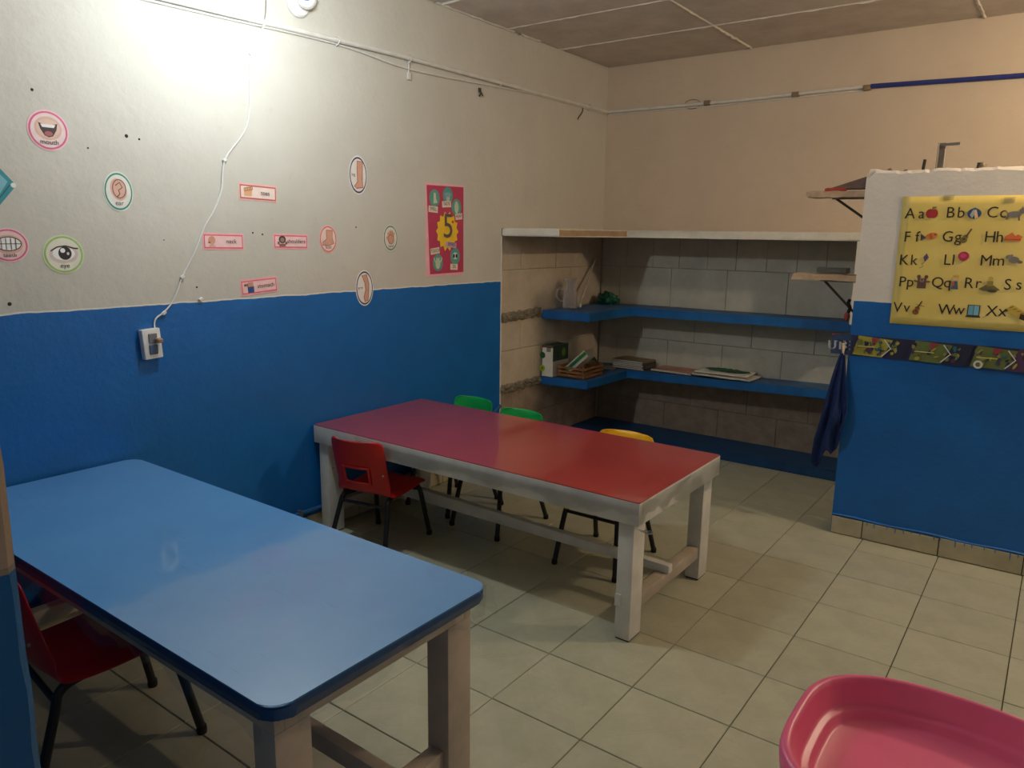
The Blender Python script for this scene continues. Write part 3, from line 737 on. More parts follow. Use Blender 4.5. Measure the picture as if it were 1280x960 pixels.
def d_stomach(a, w, h):
    a.rect(-.64*w, -.7*h, -.3*w, .1*h, (44, 84, 140)); a.rect(-.6*w, .05*h, -.32*w, .6*h, (206, 150, 126)); a.poly([(-.84*w, .3*h), (-.6*w, .5*h), (-.6*w, .1*h)], (150, 96, 70)); a.ell(-.76*w, .3*h, .06*w, .16*h, (120, 80, 60)); a.line([(-.5*w, -.65*h), (-.5*w, -.2*h)], .06*h, (30, 60, 110))
sticker('body_part_card', 'round pink-edged mouth picture, highest on the left wall', 60, 163, 26, 25.5, PK, (232, 206, 204), d_mouth, 'mouth')
sticker('body_part_card', 'oval ear picture with a thin green border', 148, 239.5, 18.5, 25, TL, (224, 222, 214), d_ear, 'ear')
sticker('body_part_card', 'round green-edged eye picture on the left wall', 79.5, 318, 26, 24.5, GR, (226, 224, 206), d_eye, 'eye')
sticker('body_part_card', 'round pink-edged teeth picture at the left edge of the wall', 10.5, 306.5, 26, 21.5, PK, (230, 196, 194), d_teeth, 'teeth')
CP = ((244, 176, 180), (226, 110, 126)); CB = ((238, 180, 170), (186, 100, 96))
sticker('word_card', 'pink bordered word card reading toes', 322.5, 241, 23.5, 10.5, CB, (238, 216, 206), d_toes, 'toes', 'rect', -.03, (.35, -.22), .026)
sticker('word_card', 'pink bordered word card reading neck', 279.5, 302, 25.5, 10.5, CP, (240, 200, 198), d_neck, 'neck', 'rect', -.015, (.38, -.2), .026)
sticker('word_card', 'pink bordered word card reading shoulders', 363.5, 302, 21.5, 9.5, CP, (240, 200, 198), d_shoulders, 'shoulders', 'rect', -.015, (.3, -.2), .026)
sticker('word_card', 'pink bordered word card reading stomach', 324, 357.5, 23, 10, CP, (240, 196, 194), d_stomach, 'stomach', 'rect', .06, (.34, -.22), .026)
sticker('body_part_card', 'dark-edged oval leg picture, the higher one', 447.5, 219, 11.5, 24.5, DK, (232, 226, 218), d_leg, 'leg', 'ell', 0, (-.52, -.05), .022)
sticker('body_part_card', 'small pink-edged oval foot picture', 410, 299, 11, 17.5, RD, (234, 206, 196), d_foot, 'foot', 'ell', 0, (0, -.68), .022)
sticker('body_part_card', 'small green-edged oval hand picture', 488, 297.5, 9, 16.5, DG, (222, 216, 204), d_hand, 'hand', 'ell', 0, (0, -.70), .02)
sticker('body_part_card', 'dark-edged oval arm picture crossing onto the blue paint', 455.5, 360, 11, 22.5, DK, (236, 232, 226), d_arm, 'arm', 'ell', 0, (-.48, -.05), .022)
# teal card cut off by the picture edge
c = at(-12, 230, 'x', 0); tc_ = thing('teal_card', 'teal diamond-shaped card at the left edge of the picture', 'wall card', (0, c.y, c.z))
link('card', slab_on(c, UA, [(-.06, 0), (0, -.09), (.075, 0), (0, .09)], .001), ink((46, 140, 150)), tc_)
a = Art(c, *UA); a.poly([(-.02, .0), (.02, -.035), (.05, .01), (.015, .05)], (120, 180, 196)); a.line([(0, -.07), (.055, .0)], .004, (24, 96, 110)); a.ell(.066, 0, .008, .008, (232, 232, 228)); a.build('drawing', tc_)
# five senses poster
TLp, TRp, BLp, BRp = at(533, 231, 'x', 0), at(579, 233, 'x', 0), at(536, 343, 'x', 0), at(580, 341, 'x', 0)
sp = thing('senses_poster', 'narrow crimson poster about the five senses', 'poster', (0, TLp.y, BLp.z)); o0 = Vector((0, TLp.y, BLp.z)); W_ = TRp.y-TLp.y; H_ = TLp.z-BLp.z
link('backing', slab_on(o0, UA, [(-.012, -.012), (W_*.98, -.014), (W_*1.03, H_*1.0+.012), (-.010, H_+.014)], .0006), ink((240, 178, 186)), sp)
link('sheet', slab_on(o0, UA, [(.022, 0), (W_, .005), (W_, H_+.004), (0, H_)], .0008, .0011), ink((186, 58, 92)), sp)
a = Art(o0, *UA, start=.0024)
def disc(x, y, r, c): a.ell(x*W_, y*H_, r*1.0, r*1.12, c)
def sense(x, y):
    a.h = .0024; disc(x, y, .042, (92, 158, 146))
sense(.20, .86); a.poly([(.17*W_, .80*H_), (.28*W_, .81*H_), (.24*W_, .86*H_), (.23*W_, .92*H_), (.18*W_, .92*H_)], (196, 206, 168)); a.build('drawing', sp, True)
sense(.56, .90); a.ell(.56*W_, .88*H_, .016, .026, (190, 190, 180)); a.ell(.56*W_, .91*H_, .03, .012, (130, 170, 176)); a.build('drawing', sp, True)
sense(.80, .77); a.ell(.80*W_, .77*H_, .018, .034, (190, 206, 178)); a.build('drawing', sp, True)
sense(.28, .13); a.ell(.28*W_, .12*H_, .020, .03, (196, 208, 176))
for dx in (-.06, -.02, .02, .06): a.line([((.28+dx)*W_, .13*H_), ((.28+dx*1.8)*W_, .19*H_)], .008, (196, 208, 176))
a.build('drawing', sp, True)
sense(.76, .20); a.ell(.76*W_, .205*H_, .024, .02, (214, 224, 220)); a.ell(.72*W_, .203*H_, .009, .012, (20, 20, 24)); a.ell(.80*W_, .203*H_, .009, .012, (20, 20, 24)); a.build('drawing', sp, True)
st = [(.54*W_+(.088 if k % 2 else .104)*math.cos(PI*k/14)*.92, .49*H_+(.088 if k % 2 else .112)*math.sin(PI*k/14)) for k in range(28)]
a.poly(st, (242, 198, 44)); a.build('starburst', sp, True)
for x, y, w, h, r in ((.16, .735, .075, .034, -.06), (.52, .80, .075, .034, .05), (.86, .665, .06, .034, .1), (.20, .265, .075, .034, .12), (.72, .075, .065, .034, -.04), (.64, .335, .09, .03, -.1)):
    ca, sa = math.cos(r), math.sin(r); a.poly([(x*W_+p*ca-q*sa, y*H_+p*sa+q*ca) for p, q in ((-w/2, -h/2), (w/2, -h/2), (w/2, h/2), (-w/2, h/2))], (236, 220, 200) if y != .335 else (206, 170, 200)); a.build('label_strip', sp, True)
for s_, x, y, r in (('SMELL', .16, .722, -.06), ('TASTE', .52, .787, .05), ('HEAR', .86, .652, .1), ('TOUCH', .20, .252, .12), ('SEE', .72, .062, -.04), ('SENSES', .64, .325, -.1)): a.text(s_, x*W_, y*H_, .026, (70, 60, 56), sx=.78, rot=r); a.build('lettering', sp, True)
a.text('5', .55*W_, .42*H_, .19, (92, 80, 86), sx=1.0); a.ell(.68*W_, .60*H_, .008, .008, (206, 60, 40)); a.build('lettering', sp)
# alphabet poster on the partition
def pp(px, py): return at(px, py, 'y', PY-.002)
p0 = pp(1129, 246); p1 = pp(1112, 404); AX0, AZ1, AZ0 = p0.x, p0.z, p1.z
ap = thing('alphabet_poster', 'large yellow alphabet poster taped to the partition', 'poster', (AX0, PY, AZ0)); AW = .86
bm = B(); bmesh.ops.create_grid(bm, x_segments=24, y_segments=16, size=.5)
for v in bm.verts:
    u, w = v.co.x+.5, v.co.y+.5
    v.co = Vector((AX0+(p1.x-AX0)*(1-w)+u*AW, PY-.0022-.0012*abs(noise.noise(Vector((u*5, w*5, 2))))-.0009*math.exp(-((w-.47)/.02)**2)-.0009*math.exp(-((u-.50)/.015)**2), AZ0+w*(AZ1-AZ0)+.006*u*(1-w)))
pm = NT('poster_yellow'); pm.color(pm.ramp(pm.noise(4), [(.3, rgb(226, 200, 104)), (.7, rgb(238, 216, 124))])); pm.set(Roughness=.22, Coat_Weight=.4, Coat_Roughness=.1)
sh = link('sheet', bm, pm.m, ap, True, 80); md = sh.modifiers.new('t', 'SOLIDIFY'); md.thickness = .0008; md.offset = -1
INK = (44, 40, 30)
a = Art((0, PY, 0), *UP, start=.0056)
rows_ = [[('A', 'a', 1142, 270), ('B', 'b', 1194, 268)], []]
def lt(s_, px, py, size=.066):
    q = pp(px, py); a.text(s_, q.x, q.z, size, INK, sx=.95)
L = [('A', 1137, 273), ('a', 1151.5, 273), ('B', 1188, 272), ('b', 1201, 272), ('C', 1240, 272), ('c', 1253.5, 272),
     ('F', 1134, 302), ('f', 1146.5, 302), ('G', 1184, 302), ('g', 1197, 302), ('H', 1237, 302.5), ('h', 1249, 302.5),
     ('K', 1130, 331), ('k', 1142.5, 331), ('L', 1184, 331), ('l', 1191, 331), ('M', 1232, 332), ('m', 1247.5, 332),
     ('P', 1128, 358), ('p', 1137.5, 358), ('Q', 1171.5, 359), ('q', 1183.5, 359), ('R', 1211, 360), ('r', 1223, 360), ('S', 1259, 362), ('s', 1273, 362),
     ('V', 1121.5, 390), ('v', 1133, 390), ('W', 1182, 393), ('w', 1198, 393), ('X', 1239, 395), ('x', 1252.5, 395)]
for i_, (s_, px, py) in enumerate(L):
    lt(s_, px, py)
    if i_ % 2: a.build('lettering', ap, True); a.h = .0056
for x, z, ss in ((2.79, 1.555, 'Dd'), (2.94, 1.555, 'Ee'), (2.78, 1.445, 'Ii'), (2.93, 1.445, 'Jj'), (2.78, 1.335, 'Nn'), (2.93, 1.335, 'Oo'), (2.84, 1.225, 'Tt'), (2.97, 1.225, 'Uu'), (2.80, 1.105, 'Yy'), (2.95, 1.105, 'Zz')):
    a.text(ss, x, z, .066, INK, sx=.95); a.build('lettering', ap, True); a.h = .0056
def icon(px, py, fn):
    q = pp(px, py); b = Art((q.x, PY, q.z), *UP, start=.0056); fn(b); b.build('drawing', ap)
def i_apple(b): b.ell(-.008, 0, .016, .020, (170, 40, 44)); b.ell(.008, 0, .016, .020, (178, 46, 48)); b.line([(0, .018), (.003, .03)], .003, (70, 50, 30)); b.ell(.009, .026, .007, .003, (110, 110, 50), .4)
def i_ball(b):
    b.ell(0, 0, .026, .022, (48, 78, 118)); b.poly([(-.004, .022), (.006, .02), (.016, -.016), (.004, -.022)], (236, 200, 150)); b.poly([(-.004, .022), (-.016, -.006), (-.006, -.02), (.002, .0)], (180, 180, 180)); b.ell(.0, .02, .008, .005, (70, 110, 150))
def i_cat(b): b.ell(0, 0, .026, .013, (128, 124, 116)); b.ell(.028, .014, .012, .011, (120, 116, 108)); b.poly([(.022, .022), (.026, .034), (.030, .024)], (110, 106, 98)); b.line([(-.02, 0), (-.026, -.022)], .006, (110, 106, 98)); b.line([(.016, -.004), (.02, -.026)], .006, (110, 106, 98)); b.line([(-.024, .004), (-.036, .018)], .004, (120, 116, 108))
def i_fish(b): b.ell(.008, .002, .024, .014, (222, 130, 56), .25); b.poly([(-.014, -.004), (-.036, .012), (-.034, -.02)], (60, 64, 84)); b.ell(.006, 0, .006, .012, (190, 100, 50), .2); b.ell(.022, .008, .003, .003, BLK)
def i_guitar(b): b.ell(-.008, -.014, .014, .013, (124, 108, 50)); b.ell(-.002, -.001, .010, .010, (128, 112, 54)); b.line([(.0, .0), (.018, .034)], .006, (82, 70, 36)); b.ell(-.006, -.010, .004, .004, BLK)
def i_hat(b): b.poly([(-.03, -.012), (.028, -.016), (.034, .004), (.018, .014), (.008, .006), (-.004, .022), (-.016, .012), (-.028, .004)], (224, 116, 60)); b.line([(-.028, -.008), (.03, -.008)], .004, (190, 80, 44))
def i_kite(b): b.poly([(.004, .026), (.014, .008), (.0, -.012), (-.008, .008)], (92, 74, 112)); b.line([(0, -.012), (-.012, -.022), (-.004, -.032), (-.018, -.04)], .002, (120, 110, 90))
def i_lolly(b): b.line([(0, -.01), (-.022, -.05)], .003, (220, 206, 170)); b.ell(.004, .006, .021, .020, (186, 44, 88)); b.ell(.002, .009, .011, .010, (206, 76, 112))
def i_mouse(b): b.ell(.004, 0, .020, .014, (128, 122, 112)); b.ell(-.016, .012, .010, .010, (140, 132, 122)); b.ell(-.006, .018, .006, .006, (150, 130, 124)); b.ell(.026, -.008, .010, .006, (116, 110, 100)); b.ell(-.02, .012, .002, .002, BLK)
def i_bear(b): b.rect(-.020, -.03, .016, .016, (104, 72, 62)); b.ell(-.016, .022, .008, .008, (112, 80, 64)); b.ell(.014, .022, .008, .008, (112, 80, 64)); b.ell(-.002, .006, .010, .009, (150, 120, 118)); b.ell(-.002, .008, .003, .003, BLK); b.line([(-.02, .0), (-.034, .004)], .007, (112, 80, 64)); b.line([(.016, .0), (.03, .002)], .007, (112, 80, 64))
def i_queen(b): b.ell(0, .016, .010, .010, (222, 180, 140)); b.poly([(-.010, .022), (-.012, .034), (-.004, .028), (0, .036), (.004, .028), (.012, .034), (.010, .022)], (214, 170, 60)); b.poly([(-.014, -.03), (.014, -.03), (.008, .006), (-.008, .006)], (78, 92, 112)); b.ell(-.008, -.006, .006, .010, (190, 90, 80))
def i_robot(b): b.poly([(-.04, -.02), (-.012, .0), (.012, .0), (.04, -.02), (.016, -.03), (-.02, -.026)], (112, 100, 58)); b.rect(-.010, -.006, .012, .016, (150, 134, 62)); b.ell(0, .026, .009, .010, (196, 172, 84)); b.ell(.012, -.026, .018, .006, (76, 70, 52))
def i_violin(b): b.ell(-.004, -.014, .013, .013, (140, 82, 40)); b.ell(.002, .002, .010, .010, (150, 90, 44)); b.line([(.002, .004), (.018, .036)], .005, (70, 44, 26)); b.line([(-.004, .02), (.03, .012)], .002, (90, 60, 40)); b.ell(-.002, -.008, .003, .005, BLK)
def i_window(b):
    b.rect(-.024, -.026, .024, .024, (74, 66, 44)); b.rect(-.020, -.020, -.001, .021, (108, 172, 196)); b.rect(.001, -.020, .020, .021, (120, 182, 204)); b.rect(-.028, -.030, .028, -.025, (60, 54, 36))
def i_xylo(b):
    b.poly([(-.036, .012), (-.01, .034), (.034, .008), (.04, -.03), (.022, -.024)], (206, 176, 70))
    for k in range(4): b.line([(-.02+k*.014, .020-k*.006), (-.006+k*.014, .026-k*.009)], .003, (120, 96, 40))
    b.poly([(.02, -.024), (.04, -.032), (.038, -.006), (.022, -.002)], (70, 50, 34)); b.poly([(-.04, .002), (-.034, .016), (-.022, .008)], (50, 42, 36))
for px, py, fn in ((1165, 267, i_apple), (1218, 267, i_ball), (1268, 268, i_cat), (1162, 295.5, i_fish), (1207.5, 296, i_guitar), (1266, 297, i_hat), (1156.5, 324, i_kite), (1203, 322, i_lolly), (1266, 325, i_mouse),
                   (1153, 352, i_bear), (1194, 353, i_queen), (1237, 356, i_robot), (1146, 386, i_violin), (1217, 388, i_window), (1268, 391, i_xylo)): icon(px, py, fn)
for px, py in ((1186, 247), (1262, 250)):
    q = pp(px, py); bm = B(); box(bm, q.x-.02, q.x+.02, PY-.0052, PY-.0044, q.z-.01, q.z+.012); link('clear_tape', bm, M['film'], ap)
# printed border strip
SX0, SZ0, SZ1 = 1.962, .908, 1.006
bs = thing('border_strip', 'printed cartoon-coloured cardboard border strip along the partition', 'border strip', (SX0, PY, SZ0))
bm = B(); box(bm, SX0, 3.4, PY-.004, PY-.0008, SZ0, SZ1, .0004, 1); link('strip', bm, ink((40, 44, 78)), bs)
a = Art((SX0, PY, SZ0), *UP, start=.0046); HS = SZ1-SZ0; rnd = random.Random(3)
YL, OL, TE, PU, NV, WH = (166, 160, 62), (104, 116, 60), (40, 100, 110), (84, 50, 86), (34, 38, 66), (214, 214, 208)
a.rect(0, 0, .09, HS, (44, 66, 104)); a.poly([(.0, .9*HS), (.05, HS), (.0, HS)], (120, 60, 80))
x = .10
while x < 1.43:
    a.poly([(x, .05*HS), (min(x+.13, 1.436), .02*HS), (min(x+.17, 1.436), .9*HS), (x+.02, HS)], rnd.choice([YL, YL, OL]))
    a.poly([(min(x+.135, 1.43), 0), (min(x+.23, 1.436), 0), (min(x+.25, 1.436), HS), (min(x+.175, 1.436), HS)], rnd.choice([NV, PU, NV]))
    for _ in range(34): 
        ex = x+rnd.uniform(.01, .20)
        if ex < 1.41: a.ell(ex, rnd.uniform(.16, .84)*HS, rnd.uniform(.004, .015), rnd.uniform(.003, .009), rnd.choice([TE, OL, PU, NV, YL, (150, 140, 80), (96, 118, 60)]), rnd.uniform(0, 2))
    if x+.2 < 1.42: a.line([(x+.13, .1*HS), (x+.165, .5*HS), (x+.135, .9*HS)], .005, WH); a.line([(x+.02, .5*HS), (x+.1, .5*HS)], .004, (210, 206, 120)); a.poly([(x+.08, .95*HS), (x+.115, .95*HS), (x+.085, .6*HS)], (150, 56, 70))
    x += .245
a.ring(.622, .2*HS, .014, .014, .008, WH); a.h += .001
a.build('print', bs, True)
a.text('UTE', .046, .30*HS, .062, WH, bold=.004, sx=.9, rot=.06); a.build('lettering', bs)

# ------------------------------------------------------------------ towel and clothes peg
tw = thing('towel', 'dark blue towel hanging from the left end of the border strip', 'towel', (2.02, PY-.03, .36))
bm = B(); grid = []; n, m = 36, 40
for i in range(n+1):
    w = i/n; row = []
    for k in range(m+1):
        u = -1+2*k/m
        z = .925-w*(.545+.05*math.sin(k*.22+.4))
        if u > .2: z += w*w*.30*(u-.2)
        half = .006+.070*min(1, w*1.25)**.8*(1-.10*w)
        cx = 2.022-.020*w; x = cx+u*half-.006*math.sin(w*9)*w
        y = PY-.012-.030*w**.6*(.5+.5*math.sin(u*6.5+w*1.6+.5))-.012*noise.noise(Vector((u*2, w*4, 2)))*w-.006
        y -= .018*math.exp(-((w-.62)/.10)**2)*(1 if -.3 < u < .6 else .2)
        row.append(bm.verts.new((x, min(y, PY-.006), z)))
    grid.append(row)
for i in range(n):
    for k in range(m): bm.faces.new((grid[i][k], grid[i][k+1], grid[i+1][k+1], grid[i+1][k]))
o = link('cloth', bm, M['navy_cloth'], tw, True, 80); md = o.modifiers.new('t', 'SOLIDIFY'); md.thickness = .004; md.offset = 0
bm = B(); box(bm, 2.016, 2.026, PY-.022, PY-.012, .905, .965, .002, 1, Matrix.Rotation(-.12, 3, 'Y')); pg = tag(link('clothes_peg', bm, plain('peg_cream', (226, 206, 170), .6, .1, 30)), 'small cream clothes peg clamping the towel to the strip', 'clothes peg')

# ------------------------------------------------------------------ bracket boards on the partition end and steel stubs
def bracket(label, x0, z0, z1, yb0, yb1, brace_to, seed):
    t = thing('bracket_board', label, 'bracket board', (PX-.1, yb0, z0), 0, 'boards on the partition end')
    bm = B(); box(bm, x0, PX-.001, yb0, yb1, z0, z1); bmesh.ops.subdivide_edges(bm, edges=bm.edges[:], cuts=7, use_grid_fill=True)
    for v in bm.verts:
        d = noise.noise_vector(v.co*22+Vector((seed, 0, 0)))*.006
        if v.co.x > PX-.02: d.x = 0
        if v.co.x < x0+.02: d *= 2
        v.co += d
    link('plank', bm, M['wood'], t, True, 30)
    bm = B(); tube(bm, [(x0+(PX-x0)*.45, (yb0+yb1)/2, z0-.002), (PX-.004, (yb0+yb1)/2, brace_to)], .0065, 6); link('brace', bm, M['dark_steel'], t, True)
    bm = B(); box(bm, x0+(PX-x0)*.40, PX-.004, (yb0+yb1)/2-.01, (yb0+yb1)/2+.01, z0-.008, z0-.002); link('arm', bm, M['steel'], t)
    return t
bracket('splintered grey board on a steel brace near the top of the partition', 1.778, 1.652, 1.682, -1.145, -1.02, 1.552, 1)
bracket('rough wooden board on a brace in front of the upper blue shelf', 1.745, 1.258, 1.286, -1.145, -1.02, 1.10, 5)
bm = B(); vs0 = [(1.87, -1.14, 1.690), (2.035, -1.14, 1.690), (2.035, -1.14, 1.742), (1.87, -1.05, 1.690), (2.035, -1.05, 1.690), (2.035, -1.05, 1.742)]
V = [bm.verts.new(p) for p in vs0]
for f in ((0, 1, 2), (5, 4, 3), (0, 3, 4, 1), (1, 4, 5, 2), (2, 5, 3, 0)): bm.faces.new([V[i] for i in f])
tag(link('slanted_panel', bm, plain('brown_panel', (112, 88, 76), .6, .15, 20)), 'dark wedge-shaped offcut lying on the higher bracket board', 'offcut')
bm = B(); box(bm, 1.86, 1.96, -1.147, -1.142, 1.680, 1.694, .002, 1); bmesh.ops.subdivide_edges(bm, edges=bm.edges[:], cuts=3); jitter(bm, .003, 40)
box(bm, 1.865, 1.95, -1.1415, -1.10, 1.689, 1.696); tag(link('red_rag', bm, plain('rag_red', (172, 66, 48), .9, .2, 40)), 'small red rag on the higher bracket board', 'rag')
bm = B(); box(bm, 1.85, 1.99, -1.13, -1.05, 1.292, 1.318, .004); bmesh.ops.subdivide_edges(bm, edges=bm.edges[:], cuts=2); jitter(bm, .004, 20)
tag(link('grey_offcut', bm, plain('offcut_grey', (92, 92, 84), .8, .2, 20)), 'dark grey offcut lying on the lower bracket board', 'offcut')
ki = thing('hanging_tool', 'small black and red tool hanging below the lower bracket board', 'tool', (2.02, -1.09, 1.06))
bm = B(); tube(bm, smooth_path([(2.012, -1.1, 1.17), (2.006, -1.1, 1.15), (2.016, -1.1, 1.13), (2.01, -1.1, 1.105)], 4), .008, 8); link('handle', bm, M['rubber'], ki, True)
bm = B(); bmesh.ops.create_uvsphere(bm, u_segments=14, v_segments=8, radius=.02, matrix=Matrix.Translation((2.006, -1.1, 1.085)) @ Matrix.Diagonal((.7, .5, 1.1, 1))); link('head', bm, plain('tool_red', (150, 60, 44), .5, .1, 20), ki, True)
tb = PZ+.002
sg = thing('steel_stub', 'bent grey steel angle standing on top of the partition', 'steel stub', (2.325, PY+.06, tb))
q0, q1, q2 = at(1172, 207, 'y', PY+.06), at(1172, 179, 'y', PY+.06), at(1201, 179, 'y', PY+.06)
bm = B(); box(bm, q0.x-.004, q0.x+.024, PY+.055, PY+.062, tb-.004, q1.z, .001, 1); box(bm, q0.x-.004, q0.x, PY+.03, PY+.055, tb-.004, q1.z, .001, 1); link('upright', bm, M['steel'], sg)
bm = B(); box(bm, q0.x-.002, q2.x, PY+.048, PY+.0545, q1.z-.014, q1.z-.002, .001, 1, Matrix.Rotation(-.03, 3, 'Y')); link('arm', bm, M['steel'], sg)
for px, w, h, lab in ((1155, .006, .045, 'thin rusty rod stub on top of the partition'), (1226, .014, .022, 'short square steel stub on top of the partition above the poster')):
    q = at(px, 205, 'y', PY+.05); bm = B(); box(bm, q.x-w, q.x+w, PY+.045, PY+.056, tb-.004, tb+h, .001, 1, Matrix.Rotation(.08, 3, 'Y')); tag(link('steel_stub', bm, M['dark_steel']), lab, 'steel stub')

# ------------------------------------------------------------------ things on the shelves
def rot_box(name, mats, label, cat, c, size, rz, z0, bevel=.002, tilt=0, group=None):
    bm = B(); box(bm, -size[0]/2, size[0]/2, -size[1]/2, size[1]/2, 0, size[2], bevel, 1)
    bmesh.ops.rotate(bm, verts=bm.verts[:], cent=(0, 0, 0), matrix=Matrix.Rotation(tilt, 3, 'Y')); bmesh.ops.rotate(bm, verts=bm.verts[:], cent=(0, 0, 0), matrix=Matrix.Rotation(rz, 3, 'Z'))
    bmesh.ops.translate(bm, verts=bm.verts[:], vec=(c[0], c[1], z0)); o = link(name, bm, mats)
    if label: tag(o, label, cat, group)
    return o
# white and green carton, upright
ct = thing('carton', 'upright white and green carton at the end of the middle blue shelf', 'carton', (.062, -.70, lsz(.06)))
zb = lsz(.10)+.001; x0, x1, y0, y1, z1 = .012, .100, -.795, -.60, zb+.215
bm = B(); box(bm, x0, x1, y0, y1, zb, z1, .002, 1); link('box', bm, M['paper'], ct)
a = Art((x0, y0, zb), (1, 0, 0), (0, 0, 1), (0, -1, 0), .0004); W2, H2 = x1-x0, z1-zb
a.rect(0, .93*H2, W2, H2, (110, 80, 60)); a.rect(.42*W2, .80*H2, .80*W2, .95*H2, (54, 52, 50))
for k in range(4): a.rect((.46+.09*k)*W2, .80*H2, (.49+.09*k)*W2, .93*H2, (210, 206, 196))
a.ell(.06*W2, .68*H2, .022, .022, (36, 96, 54)); a.ell(.06*W2, .26*H2, .022, .022, (170, 184, 46)); a.ell(.04*W2, .26*H2, .010, .010, (110, 140, 40)); a.build('print', ct)
a = Art((x1, y0, zb), (0, 1, 0), (0, 0, 1), (1, 0, 0), .0004); D2 = y1-y0
a.rect(0, .5*H2, D2, H2, (34, 64, 40)); a.ell(.7*D2, .75*H2, .024, .03, (104, 130, 40)); a.ell(.3*D2, .7*H2, .02, .03, (26, 44, 34)); a.rect(0, 0, D2, .5*H2, (176, 168, 152)); a.build('print', ct)
a = Art((x0, y0, z1), (1, 0, 0), (0, 1, 0), (0, 0, 1), .0004); a.rect(0, 0, W2, D2, (40, 60, 44)); a.build('print', ct)
# slatted crate
cr = thing('wooden_crate', 'small brown slatted wooden crate beside the carton', 'crate', (.235, -.60, lsz(.23)))
zb = lsz(.34)+.001; cx0, cx1, cy0, cy1 = .118, .330, -.765, -.50
for k in range(3):
    z0 = zb+.006+k*.026
    for y in (cy0, cy1-.006):
        bm = B(); box(bm, cx0+.004, cx1-.004, y, y+.006, z0, z0+.016, .001, 1); link('slat', bm, M['wood_dark'], cr)
    for x in (cx0-.002, cx1-.004):
        bm = B(); box(bm, x, x+.006, cy0+.006, cy1-.006, z0, z0+.016, .001, 1); link('slat', bm, M['wood_dark'], cr)
for x in (cx0+.004, cx1-.016):
    for y in (cy0+.006, cy1-.018):
        bm = B(); box(bm, x, x+.012, y, y+.012, zb, zb+.082, .001, 1); link('corner_post', bm, M['wood_dark'], cr)
bm = B(); box(bm, cx0+.006, cx1-.006, cy0+.008, cy1-.008, zb+.001, zb+.006); link('bottom', bm, M['wood_dark'], cr)
# leaning green and white box in the crate
bm = B(); box(bm, -.10, .10, -.055, .055, -.026, .026, .002, 1)
T = Matrix.Translation((.236, -.655, zb+.105)) @ Matrix.Rotation(-math.radians(42), 4, 'Y')
lb = thing('leaning_box', 'green and white flat box leaning in the wooden crate', 'box', (.235, -.65, zb+.02))
bmesh.ops.transform(bm, matrix=T, verts=bm.verts[:]); link('box', bm, M['paper'], lb)
ax_ = [T.to_3x3() @ Vector(v) for v in ((1, 0, 0), (0, 1, 0), (0, 0, 1))]
a = Art(T @ Vector((-.10, -.055, -.026)), ax_[0], ax_[2], -ax_[1], .0004); a.rect(0, 0, .2, .052, (196, 190, 176)); a.rect(.0, .018, .2, .042, (40, 132, 56)); a.rect(.02, .024, .12, .034, (36, 96, 96)); a.rect(0, .002, .2, .006, (222, 220, 210)); a.build('print', lb)
a = Art(T @ Vector((.10, -.055, -.026)), ax_[1], ax_[2], ax_[0], .0004); a.rect(0, 0, .11, .052, (148, 138, 120)); a.build('print', lb)
# dark bag behind the crate, loose magazine
def blob(bm, c, r, seed, amp=.25, sub=3):
    bmesh.ops.create_icosphere(bm, subdivisions=sub, radius=1)
    for v in bm.verts:
        d = v.co.normalized(); k = 1+amp*noise.noise(d*2.2+Vector((seed, 0, 0)))+amp*.5*abs(noise.noise(d*6+Vector((0, seed, 0))))
        v.co = Vector((c[0]+d.x*r[0]*k, c[1]+d.y*r[1]*k, max(c[2]-r[2]*.8, c[2]+d.z*r[2]*k)))
bm = B(); blob(bm, (.13, -.40, lsz(.13)+.052), (.08, .07, .06), 3); tag(link('dark_bag', bm, plain('bag_dark', (70, 74, 40), .5, .3, 20)), 'dark green crumpled bag behind the wooden crate', 'bag')
rot_box('magazine', plain('magazine_grey', (96, 90, 88), .4, .25, 30), 'single grey magazine lying between the crate and the magazine stack', 'magazine', (.20, -.27), (.19, .14, .010), .3, lsz(.30)+.001)
# magazine stack
for k in range(5):
    t = thing('magazine', ['bottom magazine of the small stack', 'second magazine from the bottom of the small stack', 'middle magazine of the small stack', 'second magazine from the top of the small stack', 'top magazine of the small stack, dark olive cover'][k]+' on the middle blue shelf', 'magazine', (.40, -.125, lsz(.40)+k*.0125), 0, 'stacked magazines')
    rz = -.08+random.uniform(-.04, .04); cx, cy_ = .375+random.uniform(-.005, .005), -.122+random.uniform(-.004, .004)
    zb = lsz(.52)+.001+k*.0128
    R = Matrix.Translation((cx, cy_, zb)) @ Matrix.Rotation(rz, 4, 'Z')
    bm = B(); box(bm, -.128, .128, -.088, .088, .001, .0112, .0005, 1); bmesh.ops.transform(bm, matrix=R, verts=bm.verts[:]); link('pages', bm, M['page_edge'], t)
    bm = B(); box(bm, -.13, .13, -.09, .09, .0112, .0124); box(bm, .128, .1305, -.09, .09, .0, .0112); bmesh.ops.transform(bm, matrix=R, verts=bm.verts[:]); link('cover', bm, plain('cover_%d' % k, [(60, 56, 50), (90, 80, 60), (70, 64, 60), (56, 52, 46), (112, 98, 62)][k], .4, .4, 12), t)
# flat book
bk = thing('book', 'single brown picture book lying flat beside the magazine stack', 'book', (.72, -.13, lsz(.7)))
R = Matrix.Translation((.705, -.115, lsz(.86)+.002)) @ Matrix.Rotation(-.03, 4, 'Z')
bm = B(); box(bm, -.155, .150, -.095, .095, 0, .012, .001, 1); bmesh.ops.transform(bm, matrix=R, verts=bm.verts[:]); link('pages', bm, M['page_edge'], bk)
bm = B(); box(bm, -.150, .156, -.09, .098, .0122, .0138, .0004, 1); bmesh.ops.transform(bm, matrix=R, verts=bm.verts[:]); link('cover', bm, plain('cover_brown', (158, 106, 84), .4, .45, 9), bk)
